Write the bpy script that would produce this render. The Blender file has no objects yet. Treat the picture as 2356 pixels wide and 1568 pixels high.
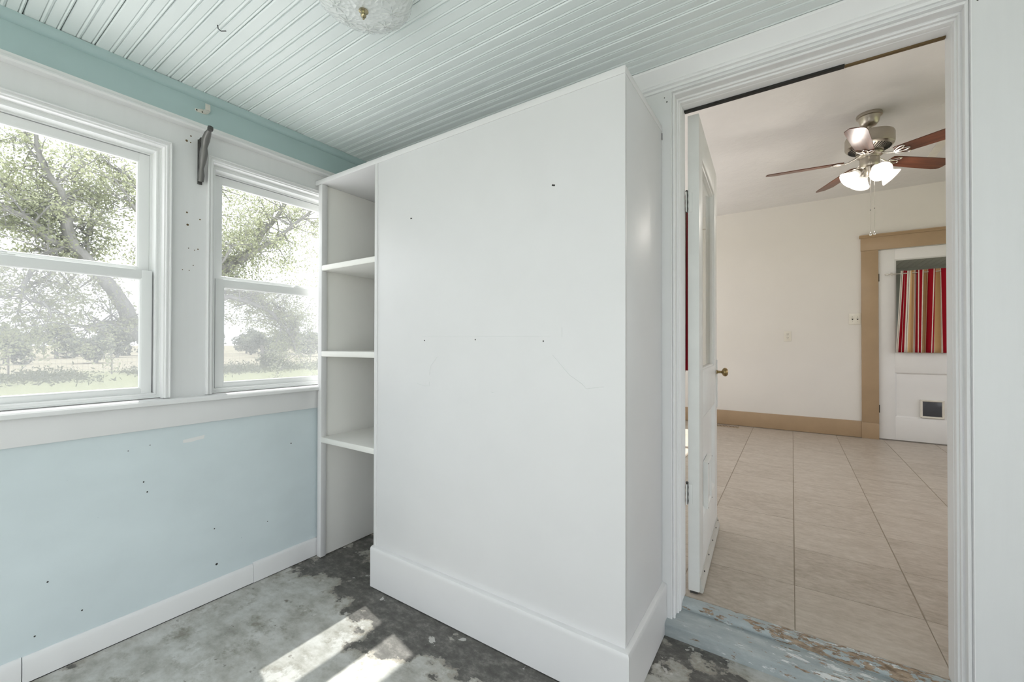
import bpy, bmesh, math, random
import numpy as np
from mathutils import Vector, Matrix

random.seed(7)
rng = np.random.default_rng(11)
SC = bpy.context.scene
COL = SC.collection
PI = math.pi

# ------------------------------------------------------------------ camera
YAW, PITCH, ROLL = [math.radians(v) for v in (-33.8142, 0.4162, 0.0963)]
fw = Vector((math.sin(YAW) * math.cos(PITCH), math.cos(YAW) * math.cos(PITCH), math.sin(PITCH)))
rt0 = Vector((math.cos(YAW), -math.sin(YAW), 0))
up0 = rt0.cross(fw)
rt = rt0 * math.cos(ROLL) + up0 * math.sin(ROLL)
up = up0 * math.cos(ROLL) - rt0 * math.sin(ROLL)
cam_data = bpy.data.cameras.new('camera')
cam_data.sensor_width = 36.0
cam_data.lens = 961.5277 / 2356 * 36.0
cam_data.clip_start = 0.02
cam_data.clip_end = 1000
cam = bpy.data.objects.new('camera', cam_data)
COL.objects.link(cam)
M = Matrix((rt, up, -fw)).transposed().to_4x4()
M.translation = Vector((0, 0, 1.2))
cam.matrix_world = M
SC.camera = cam

# ------------------------------------------------------------------ world, sun, exposure
world = bpy.data.worlds.new('sky')
SC.world = world
world.use_nodes = True
bg = world.node_tree.nodes['Background']
bg.inputs['Color'].default_value = (0.95, 0.96, 1.0, 1)
bg.inputs['Strength'].default_value = 1.55

SUN_EL = math.radians(58)
sd = Vector((0.978 * math.cos(SUN_EL), -0.21 * math.cos(SUN_EL), -math.sin(SUN_EL)))
sun_l = bpy.data.lights.new('sun', 'SUN')
sun_l.energy = 5.6
sun_l.angle = math.radians(0.6)
sun_l.color = (1.0, 0.965, 0.925)
sun = bpy.data.objects.new('sun', sun_l)
COL.objects.link(sun)
sun.location = (-8, 3, 10)
sun.rotation_euler = sd.to_track_quat('-Z', 'Y').to_euler()

SC.view_settings.view_transform = 'Standard'
SC.view_settings.look = 'None'
SC.view_settings.gamma = 1.0
SC.view_settings.use_curve_mapping = False
SC.view_settings.exposure = 0.66
SC.cycles.use_denoising = True
SC.cycles.max_bounces = 10
SC.cycles.diffuse_bounces = 5
SC.cycles.glossy_bounces = 3
SC.cycles.adaptive_threshold = 0.04
SC.cycles.transparent_max_bounces = 24
SC.cycles.sample_clamp_indirect = 6.0

# ------------------------------------------------------------------ material helpers
def new_mat(name):
    m = bpy.data.materials.new(name)
    m.use_nodes = True
    nt = m.node_tree
    b = nt.nodes['Principled BSDF']
    return m, nt, b

def N(nt, typ, **kw):
    n = nt.nodes.new(typ)
    for k, v in kw.items():
        setattr(n, k, v)
    return n

def c4(c):
    return (c[0], c[1], c[2], 1)

def coords(nt, scale=(1, 1, 1), kind='Object'):
    tc = N(nt, 'ShaderNodeTexCoord')
    mp = N(nt, 'ShaderNodeMapping')
    mp.inputs['Scale'].default_value = scale
    nt.links.new(tc.outputs[kind], mp.inputs['Vector'])
    return mp.outputs['Vector']

def noise(nt, vec, scale, detail=4, rough=0.55):
    n = N(nt, 'ShaderNodeTexNoise')
    n.inputs['Scale'].default_value = scale
    n.inputs['Detail'].default_value = detail
    n.inputs['Roughness'].default_value = rough
    nt.links.new(vec, n.inputs['Vector'])
    return n.outputs['Fac']

def ramp(nt, fac, stops, interp='LINEAR'):
    r = N(nt, 'ShaderNodeValToRGB')
    cr = r.color_ramp
    cr.interpolation = interp
    while len(cr.elements) < len(stops):
        cr.elements.new(0.5)
    for e, (p, c) in zip(cr.elements, stops):
        e.position = p
        e.color = c4(c) if len(c) == 3 else c
    nt.links.new(fac, r.inputs['Fac'])
    return r.outputs['Color']

def mix(nt, fac, a, b):
    m = N(nt, 'ShaderNodeMix', data_type='RGBA')
    for sock, v in ((m.inputs[0], fac), (m.inputs[6], a), (m.inputs[7], b)):
        if hasattr(v, 'is_output'):
            nt.links.new(v, sock)
        elif isinstance(v, (int, float)):
            sock.default_value = v
        else:
            sock.default_value = c4(v)
    return m.outputs[2]

def math_n(nt, op, a, b=None, clamp=False):
    m = N(nt, 'ShaderNodeMath', operation=op)
    m.use_clamp = clamp
    for i, v in enumerate((a, b)):
        if v is None:
            continue
        if hasattr(v, 'is_output'):
            nt.links.new(v, m.inputs[i])
        else:
            m.inputs[i].default_value = v
    return m.outputs[0]

def step(nt, fac, lo, hi):
    m = N(nt, 'ShaderNodeMapRange')
    m.interpolation_type = 'SMOOTHSTEP'
    m.inputs['From Min'].default_value = lo
    m.inputs['From Max'].default_value = hi
    nt.links.new(fac, m.inputs['Value'])
    return m.outputs['Result']

def bump(nt, b, h, strength=0.2, dist=0.01):
    bp = N(nt, 'ShaderNodeBump')
    bp.inputs['Strength'].default_value = strength
    bp.inputs['Distance'].default_value = dist
    nt.links.new(h, bp.inputs['Height'])
    nt.links.new(bp.outputs['Normal'], b.inputs['Normal'])

def paint(name, col, rough=0.45, var=0.04, specks=None, grain=(3, 3, 3), bstr=0.08, spec=0.35, speck_scale=22):
    m, nt, b = new_mat(name)
    v = coords(nt, grain)
    f = noise(nt, v, 2.5, 6)
    lo = tuple(max(0, x * (1 - var)) for x in col)
    hi = tuple(min(1, x * (1 + var)) for x in col)
    c = ramp(nt, f, [(0.3, lo), (0.7, hi)])
    if specks:
        v2 = coords(nt, (1, 1, 1))
        s = step(nt, noise(nt, v2, speck_scale, 3, 0.7), 0.755, 0.80)
        c = mix(nt, s, c, specks)
    nt.links.new(c, b.inputs['Base Color'])
    b.inputs['Roughness'].default_value = rough
    b.inputs['Specular IOR Level'].default_value = spec
    f2 = noise(nt, coords(nt, grain), 60, 3)
    bump(nt, b, f2, bstr, 0.004)
    return m

def simple(name, col, rough=0.5, metal=0.0, spec=0.5):
    m, nt, b = new_mat(name)
    v = coords(nt)
    c = ramp(nt, noise(nt, v, 9, 4), [(0.3, tuple(x * 0.93 for x in col)), (0.7, tuple(min(1, x * 1.05) for x in col))])
    nt.links.new(c, b.inputs['Base Color'])
    b.inputs['Roughness'].default_value = rough
    b.inputs['Metallic'].default_value = metal
    b.inputs['Specular IOR Level'].default_value = spec
    return m

MAT = {}
MAT['white'] = paint('white_trim_paint', (0.85, 0.85, 0.855), 0.38, 0.01, grain=(3, 3, 1), bstr=0.015)
MAT['white_wall'] = paint('white_board_paint', (0.775, 0.78, 0.785), 0.42, 0.012, grain=(14, 14, 1.2), bstr=0.05)
MAT['cabinet'] = paint('cabinet_white_paint', (0.765, 0.76, 0.765), 0.40, 0.012, grain=(2, 2, 2), bstr=0.02)
MAT['shelfbright'] = paint('brightened_cream_shelf_paint', (0.87, 0.86, 0.825), 0.42, 0.01, bstr=0.01)  # shelf cream brightened to stand in for light missing in the bay
MAT['vinyl'] = paint('white_vinyl', (0.84, 0.85, 0.85), 0.3, 0.01, bstr=0.0)
MAT['blue'] = paint('blue_wall_paint', (0.70, 0.785, 0.815), 0.42, 0.04, specks=(0.34, 0.46, 0.48), grain=(1.6, 1.2, 1.6), bstr=0.03, speck_scale=30)
MAT['frieze'] = paint('aqua_frieze_paint', (0.44, 0.575, 0.58), 0.42, 0.03, grain=(20, 2, 2), bstr=0.05)
MAT['ceil'] = paint('pale_aqua_ceiling_paint', (0.80, 0.855, 0.845), 0.38, 0.012, grain=(0.6, 6, 6), bstr=0.02)
MAT['dark'] = simple('dark_gap', (0.03, 0.03, 0.028), 0.8)
MAT['black'] = simple('black_rubber', (0.012, 0.012, 0.012), 0.6)
MAT['brown'] = simple('brown_wood_edge', (0.13, 0.08, 0.03), 0.6)
MAT['kwall'] = paint('cream_wall_paint', (0.74, 0.715, 0.67), 0.6, 0.015, grain=(1, 1, 1), bstr=0.15, spec=0.2)
MAT['kceil'] = paint('plaster_ceiling', (0.71, 0.70, 0.69), 0.7, 0.03, grain=(1, 1, 1), bstr=0.0, spec=0.15)
_nt = MAT['kceil'].node_tree
bump(_nt, _nt.nodes['Principled BSDF'], noise(_nt, coords(_nt), 14, 6, 0.65), 0.5, 0.012)
MAT['tan'] = paint('tan_trim_paint', (0.40, 0.285, 0.175), 0.38, 0.05, grain=(2, 2, 2), bstr=0.06)
MAT['kdoor'] = paint('white_door_paint', (0.78, 0.775, 0.76), 0.4, 0.015, bstr=0.03)
MAT['door1'] = paint('grey_white_door_paint', (0.80, 0.805, 0.79), 0.4, 0.03, specks=(0.4, 0.4, 0.38), bstr=0.05, speck_scale=40)
MAT['nickel'] = simple('brushed_nickel', (0.50, 0.46, 0.40), 0.32, 1.0)
MAT['silver'] = simple('bright_nickel', (0.75, 0.72, 0.68), 0.25, 1.0)
MAT['brass'] = simple('aged_brass', (0.34, 0.25, 0.12), 0.35, 1.0)
MAT['goldbrass'] = simple('polished_brass', (0.42, 0.37, 0.24), 0.22, 1.0)
MAT['iron'] = simple('weathered_dark_metal', (0.09, 0.088, 0.085), 0.45, 0.6)
MAT['ironlight'] = simple('worn_grey_metal', (0.20, 0.195, 0.19), 0.38, 0.6)
MAT['clipmetal'] = simple('ivory_painted_metal', (0.72, 0.70, 0.64), 0.35, 0.1)
MAT['plate'] = simple('ivory_plastic', (0.74, 0.71, 0.63), 0.25)
MAT['slot'] = simple('outlet_slot', (0.06, 0.05, 0.04), 0.6)
MAT['ventmetal'] = simple('tan_register_metal', (0.45, 0.36, 0.26), 0.5, 0.2)
MAT['flapdark'] = simple('smoked_flap_plastic', (0.06, 0.065, 0.075), 0.2)
MAT['sweep'] = simple('door_sweep_vinyl', (0.55, 0.54, 0.50), 0.45)
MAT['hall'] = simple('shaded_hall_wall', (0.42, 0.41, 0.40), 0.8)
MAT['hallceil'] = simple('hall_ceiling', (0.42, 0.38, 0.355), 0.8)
MAT['slab'] = simple('roof_structure', (0.45, 0.45, 0.43), 0.9)
MAT['grout'] = simple('tile_grout', (0.36, 0.31, 0.25), 0.9)
MAT['bounce_ground'] = simple('pale_bounce_gravel', (0.74, 0.735, 0.74), 0.95)  # pale reflector colour for the added bounce surface

def glass_mat(name, tint=(1, 1, 1), refl=0.06, dust=0.0):
    m, nt, b = new_mat(name)
    nt.nodes.remove(b)
    out = nt.nodes['Material Output']
    tr = N(nt, 'ShaderNodeBsdfTransparent'); tr.inputs['Color'].default_value = c4(tint)
    gl = N(nt, 'ShaderNodeBsdfGlossy'); gl.inputs['Roughness'].default_value = 0.02
    lw = N(nt, 'ShaderNodeLayerWeight'); lw.inputs['Blend'].default_value = 0.5
    fr = math_n(nt, 'MULTIPLY_ADD', math_n(nt, 'POWER', lw.outputs['Facing'], 4.0), 0.5)
    fr.node.inputs[2].default_value = 0.03
    ms = N(nt, 'ShaderNodeMixShader')
    nt.links.new(fr, ms.inputs[0]); nt.links.new(tr.outputs[0], ms.inputs[1]); nt.links.new(gl.outputs[0], ms.inputs[2])
    res = ms.outputs[0]
    if dust > 0:
        df = N(nt, 'ShaderNodeBsdfDiffuse'); df.inputs['Color'].default_value = (0.8, 0.8, 0.8, 1)
        m2 = N(nt, 'ShaderNodeMixShader')
        f = noise(nt, coords(nt), 3, 4)
        fm = math_n(nt, 'MULTIPLY', f, dust)
        nt.links.new(fm, m2.inputs[0]); nt.links.new(res, m2.inputs[1]); nt.links.new(df.outputs[0], m2.inputs[2])
        res = m2.outputs[0]
    nt.links.new(res, out.inputs['Surface'])
    return m
MAT['glass'] = glass_mat('window_glass', (0.97, 0.985, 0.98), dust=0.06)
MAT['doorglass'] = glass_mat('door_glass', (0.95, 0.97, 0.96), dust=0.02)

def screen_mat():
    m, nt, b = new_mat('insect_screen')
    nt.nodes.remove(b)
    out = nt.nodes['Material Output']
    tr = N(nt, 'ShaderNodeBsdfTransparent')
    df = N(nt, 'ShaderNodeBsdfDiffuse'); df.inputs['Color'].default_value = (0.40, 0.41, 0.43, 1)
    tl = N(nt, 'ShaderNodeBsdfTranslucent'); tl.inputs['Color'].default_value = (0.40, 0.40, 0.42, 1)
    ad = N(nt, 'ShaderNodeMixShader'); ad.inputs[0].default_value = 0.5
    nt.links.new(df.outputs[0], ad.inputs[1]); nt.links.new(tl.outputs[0], ad.inputs[2])
    ms = N(nt, 'ShaderNodeMixShader')
    tc = coords(nt, (1, 1, 1))
    w = N(nt, 'ShaderNodeTexWave'); w.bands_direction = 'Y'; w.inputs['Scale'].default_value = 110
    nt.links.new(tc, w.inputs['Vector'])
    f = math_n(nt, 'MULTIPLY_ADD', w.outputs['Fac'], 0.06)
    f.node.inputs[2].default_value = 0.24
    nt.links.new(f, ms.inputs[0]); nt.links.new(tr.outputs[0], ms.inputs[1]); nt.links.new(ad.outputs[0], ms.inputs[2])
    nt.links.new(ms.outputs[0], out.inputs['Surface'])
    return m
MAT['screen'] = screen_mat()

def floor_mat():
    m, nt, b = new_mat('worn_painted_concrete')
    v = coords(nt)
    vs = coords(nt, (1.0, 1.5, 1))
    big = noise(nt, v, 3.1, 9, 0.62)
    med = noise(nt, vs, 8, 9, 0.66)
    fine = noise(nt, v, 60, 6, 0.75)
    base = ramp(nt, med, [(0.30, (0.31, 0.30, 0.265)), (0.45, (0.47, 0.465, 0.43)), (0.58, (0.60, 0.60, 0.575)), (0.75, (0.73, 0.725, 0.705))])
    stain = step(nt, noise(nt, vs, 6.3, 9, 0.72), 0.50, 0.68)
    base = mix(nt, math_n(nt, 'MULTIPLY', stain, 0.8), base, (0.215, 0.195, 0.145))
    spots = step(nt, noise(nt, vs, 11, 7, 0.65), 0.62, 0.69)
    base = mix(nt, math_n(nt, 'MULTIPLY', spots, 0.85), base, (0.13, 0.11, 0.085))
    white = step(nt, noise(nt, v, 5.5, 9, 0.7), 0.58, 0.64)
    base = mix(nt, math_n(nt, 'MULTIPLY', white, 0.55), base, (0.74, 0.745, 0.73))
    sp = N(nt, 'ShaderNodeSeparateXYZ'); nt.links.new(v, sp.inputs[0])
    x, y = sp.outputs[0], sp.outputs[1]
    # bare concrete shows where the paint has lifted beside the cabinet and the step
    by = step(nt, y, 0.92, 1.36)
    bl = math_n(nt, 'SUBTRACT', 1.0, step(nt, x, -1.95, -1.65))
    br = step(nt, x, -0.50, -0.42)
    bias = math_n(nt, 'MULTIPLY', by, math_n(nt, 'SUBTRACT', math_n(nt, 'SUBTRACT', 0.255, math_n(nt, 'MULTIPLY', bl, 0.11)), math_n(nt, 'MULTIPLY', br, 0.12)))
    dm = math_n(nt, 'ADD', math_n(nt, 'ADD', math_n(nt, 'MULTIPLY', big, 0.72), math_n(nt, 'MULTIPLY', med, 0.28)), bias)
    dark = step(nt, dm, 0.628, 0.645)
    dn = noise(nt, vs, 18, 8, 0.75)
    dcol = ramp(nt, dn, [(0.32, (0.050, 0.047, 0.043)), (0.50, (0.105, 0.10, 0.092)), (0.62, (0.20, 0.19, 0.175)), (0.75, (0.36, 0.35, 0.32))])
    c = mix(nt, dark, base, dcol)
    edge = math_n(nt, 'MULTIPLY', step(nt, dm, 0.600, 0.630), math_n(nt, 'SUBTRACT', 1.0, dark))
    c = mix(nt, math_n(nt, 'MULTIPLY', edge, math_n(nt, 'MULTIPLY', dn, 1.2)), c, (0.26, 0.225, 0.17))
    chips = step(nt, noise(nt, v, 11, 4, 0.55), 0.655, 0.675)
    c = mix(nt, math_n(nt, 'MULTIPLY', chips, 0.85), c, (0.62, 0.61, 0.58))
    c = mix(nt, math_n(nt, 'MULTIPLY', fine, 0.22), c, (0.30, 0.295, 0.275))
    nt.links.new(c, b.inputs['Base Color'])
    b.inputs['Roughness'].default_value = 0.5
    b.inputs['Specular IOR Level'].default_value = 0.3
    h = math_n(nt, 'SUBTRACT', math_n(nt, 'MULTIPLY', fine, 0.25), math_n(nt, 'MULTIPLY', dark, 0.5))
    bump(nt, b, h, 0.25, 0.006)
    return m
MAT['floor'] = floor_mat()

def step_mat(name, worn):
    m, nt, b = new_mat(name)
    v = coords(nt, (1.6, 4.5, 4.5))
    n1 = noise(nt, v, 5, 9, 0.7)
    n2 = noise(nt, v, 12, 7, 0.7)
    base = ramp(nt, n1, [(0.3, (0.29, 0.33, 0.345)), (0.55, (0.38, 0.42, 0.425)), (0.75, (0.52, 0.555, 0.55))])
    sp = N(nt, 'ShaderNodeSeparateXYZ'); nt.links.new(coords(nt), sp.inputs[0])
    bx = math_n(nt, 'MULTIPLY', step(nt, sp.outputs[0], -0.45, 0.15), 0.10)
    n2b = math_n(nt, 'ADD', n2, bx)
    ch = step(nt, n2b, 0.62 - worn, 0.64 - worn)
    wood = ramp(nt, noise(nt, v, 22, 5), [(0.35, (0.16, 0.11, 0.07)), (0.6, (0.36, 0.27, 0.19))])
    wh = step(nt, math_n(nt, 'ADD', noise(nt, v, 9, 7, 0.7), math_n(nt, 'MULTIPLY', bx, 1.1)), 0.645, 0.71)
    base = mix(nt, math_n(nt, 'MULTIPLY', wh, 0.75), base, (0.78, 0.79, 0.78))
    c = mix(nt, ch, base, wood)
    nt.links.new(c, b.inputs['Base Color'])
    b.inputs['Roughness'].default_value = 0.6
    bump(nt, b, math_n(nt, 'SUBTRACT', n1, ch), 0.4, 0.004)
    return m
MAT['step'] = step_mat('worn_blue_grey_step_paint', -0.05)
MAT['sill_worn'] = step_mat('peeling_sill_paint', 0.03)

def tile_mat():
    m, nt, b = new_mat('beige_stone_tile')
    geo = N(nt, 'ShaderNodeNewGeometry')
    oi = N(nt, 'ShaderNodeObjectInfo')
    ad = N(nt, 'ShaderNodeVectorMath', operation='ADD')
    mp = N(nt, 'ShaderNodeMapping'); mp.inputs['Scale'].default_value = (2.0, 4.2, 1)
    sc = N(nt, 'ShaderNodeVectorMath', operation='SCALE')
    cb = N(nt, 'ShaderNodeCombineXYZ')
    nt.links.new(oi.outputs['Random'], cb.inputs[0]); nt.links.new(oi.outputs['Random'], cb.inputs[1])
    nt.links.new(cb.outputs[0], sc.inputs[0]); sc.inputs['Scale'].default_value = 30
    nt.links.new(geo.outputs['Position'], ad.inputs[0]); nt.links.new(sc.outputs[0], ad.inputs[1])
    nt.links.new(ad.outputs[0], mp.inputs['Vector'])
    n1 = noise(nt, mp.outputs[0], 3.5, 8, 0.65)
    n2 = noise(nt, mp.outputs[0], 14, 6, 0.7)
    c = ramp(nt, n1, [(0.28, (0.31, 0.26, 0.205)), (0.5, (0.43, 0.375, 0.315)), (0.72, (0.55, 0.50, 0.44))])
    c2 = ramp(nt, n2, [(0.35, (0.31, 0.265, 0.21)), (0.65, (0.52, 0.47, 0.41))])
    c = mix(nt, 0.4, c, c2)
    c = mix(nt, math_n(nt, 'MULTIPLY', oi.outputs['Random'], 0.22), c, (0.60, 0.54, 0.47))
    nt.links.new(c, b.inputs['Base Color'])
    b.inputs['Roughness'].default_value = 0.36
    b.inputs['Specular IOR Level'].default_value = 0.4
    bump(nt, b, n2, 0.08, 0.003)
    return m
MAT['tile'] = tile_mat()

def wood_mat():
    m, nt, b = new_mat('cherry_blade_wood')
    v = coords(nt, (1.5, 28, 28))
    n1 = noise(nt, v, 2.2, 6, 0.6)
    c = ramp(nt, n1, [(0.3, (0.06, 0.018, 0.009)), (0.55, (0.125, 0.042, 0.021)), (0.75, (0.18, 0.065, 0.034))])
    nt.links.new(c, b.inputs['Base Color'])
    b.inputs['Roughness'].default_value = 0.32
    return m
MAT['blade'] = wood_mat()

def shade_mat():
    m, nt, b = new_mat('frosted_alabaster_glass')
    nt.nodes.remove(b)
    out = nt.nodes['Material Output']
    tl = N(nt, 'ShaderNodeBsdfTranslucent')
    c = ramp(nt, noise(nt, coords(nt), 14, 4), [(0.35, (0.15, 0.15, 0.145)), (0.65, (0.27, 0.27, 0.26))])
    nt.links.new(c, tl.inputs['Color'])
    df = N(nt, 'ShaderNodeBsdfDiffuse'); df.inputs['Color'].default_value = (0.75, 0.75, 0.74, 1)
    ms = N(nt, 'ShaderNodeMixShader'); ms.inputs[0].default_value = 0.30
    nt.links.new(tl.outputs[0], ms.inputs[1]); nt.links.new(df.outputs[0], ms.inputs[2])
    tr = N(nt, 'ShaderNodeBsdfTransparent')
    m2 = N(nt, 'ShaderNodeMixShader'); m2.inputs[0].default_value = 0.18
    nt.links.new(ms.outputs[0], m2.inputs[1]); nt.links.new(tr.outputs[0], m2.inputs[2])
    nt.links.new(m2.outputs[0], out.inputs['Surface'])
    return m
MAT['shade'] = shade_mat()

def bulb_mat():
    m, nt, b = new_mat('lit_bulb')
    b.inputs['Emission Color'].default_value = (1.0, 0.88, 0.72, 1)
    b.inputs['Emission Strength'].default_value = 3
    return m
MAT['bulb'] = bulb_mat()

def pressed_glass():
    m, nt, b = new_mat('pressed_clear_glass')
    out = nt.nodes['Material Output']
    b.inputs['Base Color'].default_value = (0.93, 0.95, 0.94, 1)
    b.inputs['Roughness'].default_value = 0.08
    b.inputs['Specular IOR Level'].default_value = 0.8
    tr = N(nt, 'ShaderNodeBsdfTransparent'); tr.inputs['Color'].default_value = (0.97, 0.98, 0.98, 1)
    vor = N(nt, 'ShaderNodeTexVoronoi'); vor.inputs['Scale'].default_value = 85
    nt.links.new(coords(nt), vor.inputs['Vector'])
    bump(nt, b, vor.outputs['Distance'], 0.7, 0.004)
    ms = N(nt, 'ShaderNodeMixShader'); ms.inputs[0].default_value = 0.45
    nt.links.new(b.outputs[0], ms.inputs[1]); nt.links.new(tr.outputs[0], ms.inputs[2])
    nt.links.new(ms.outputs[0], out.inputs['Surface'])
    return m
MAT['pressed'] = pressed_glass()

def curtain_mat():
    m, nt, b = new_mat('striped_curtain_cotton')
    uv = N(nt, 'ShaderNodeUVMap'); uv.uv_map = 'UVMap'
    sp = N(nt, 'ShaderNodeSeparateXYZ'); nt.links.new(uv.outputs[0], sp.inputs[0])
    f = math_n(nt, 'FRACT', math_n(nt, 'MULTIPLY', sp.outputs[0], 5.0))
    R, T, W, K = (0.30, 0.008, 0.018), (0.62, 0.40, 0.20), (0.72, 0.68, 0.60), (0.10, 0.03, 0.03)
    c = ramp(nt, f, [(0.0, W), (0.05, K), (0.065, W), (0.11, R), (0.36, W), (0.40, R), (0.50, W), (0.55, K), (0.565, W),
                     (0.61, T), (0.93, K), (0.945, T)], 'CONSTANT')
    nt.links.new(c, b.inputs['Base Color'])
    b.inputs['Roughness'].default_value = 0.85
    b.inputs['Specular IOR Level'].default_value = 0.1
    return m
MAT['curtain'] = curtain_mat()

def leaf_mat(name, c1, c2, trans=0.45):
    m, nt, b = new_mat(name)
    nt.nodes.remove(b)
    out = nt.nodes['Material Output']
    geo = N(nt, 'ShaderNodeNewGeometry')
    f = N(nt, 'ShaderNodeTexNoise'); f.inputs['Scale'].default_value = 1.3; f.inputs['Detail'].default_value = 3
    nt.links.new(geo.outputs['Position'], f.inputs['Vector'])
    c = ramp(nt, f.outputs['Fac'], [(0.3, c1), (0.7, c2)])
    df = N(nt, 'ShaderNodeBsdfDiffuse'); tl = N(nt, 'ShaderNodeBsdfTranslucent')
    nt.links.new(c, df.inputs['Color']); nt.links.new(c, tl.inputs['Color'])
    ms = N(nt, 'ShaderNodeMixShader'); ms.inputs[0].default_value = trans
    nt.links.new(df.outputs[0], ms.inputs[1]); nt.links.new(tl.outputs[0], ms.inputs[2])
    nt.links.new(ms.outputs[0], out.inputs['Surface'])
    return m
MAT['leaf'] = leaf_mat('tree_leaf', (0.32, 0.345, 0.235), (0.49, 0.51, 0.36))
MAT['farleaf'] = leaf_mat('haze_tinted_leaf', (0.20, 0.22, 0.185), (0.30, 0.32, 0.265), 0.3)  # paler, desaturated leaf colour stands in for distance haze
MAT['weed'] = leaf_mat('weed_leaf', (0.11, 0.125, 0.08), (0.19, 0.20, 0.14), 0.3)
MAT['bark'] = paint('grey_bark', (0.27, 0.265, 0.26), 0.9, 0.2, grain=(3, 3, 1), bstr=0.3, spec=0.1)
MAT['post'] = simple('weathered_fence_post', (0.24, 0.22, 0.20), 0.8)
MAT['wire'] = simple('fence_wire', (0.3, 0.3, 0.3), 0.5, 0.6)

def ground_mat():
    m, nt, b = new_mat('lawn_and_field')
    v = coords(nt)
    sp = N(nt, 'ShaderNodeSeparateXYZ'); nt.links.new(v, sp.inputs[0])
    n1 = noise(nt, v, 0.35, 6, 0.6)
    n2 = noise(nt, v, 4.0, 6, 0.7)
    lawn = ramp(nt, n2, [(0.3, (0.15, 0.165, 0.10)), (0.7, (0.27, 0.28, 0.18))])
    field = ramp(nt, n2, [(0.3, (0.22, 0.205, 0.15)), (0.7, (0.31, 0.29, 0.23))])
    xd = math_n(nt, 'ADD', sp.outputs[0], math_n(nt, 'MULTIPLY', n1, 9))
    t = step(nt, math_n(nt, 'MULTIPLY', xd, -1.0), 27, 34)
    c = mix(nt, t, lawn, field)
    nt.links.new(c, b.inputs['Base Color'])
    b.inputs['Roughness'].default_value = 0.95
    b.inputs['Specular IOR Level'].default_value = 0.0
    bump(nt, b, n2, 0.6, 0.1)
    return m
MAT['ground'] = ground_mat()

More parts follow.
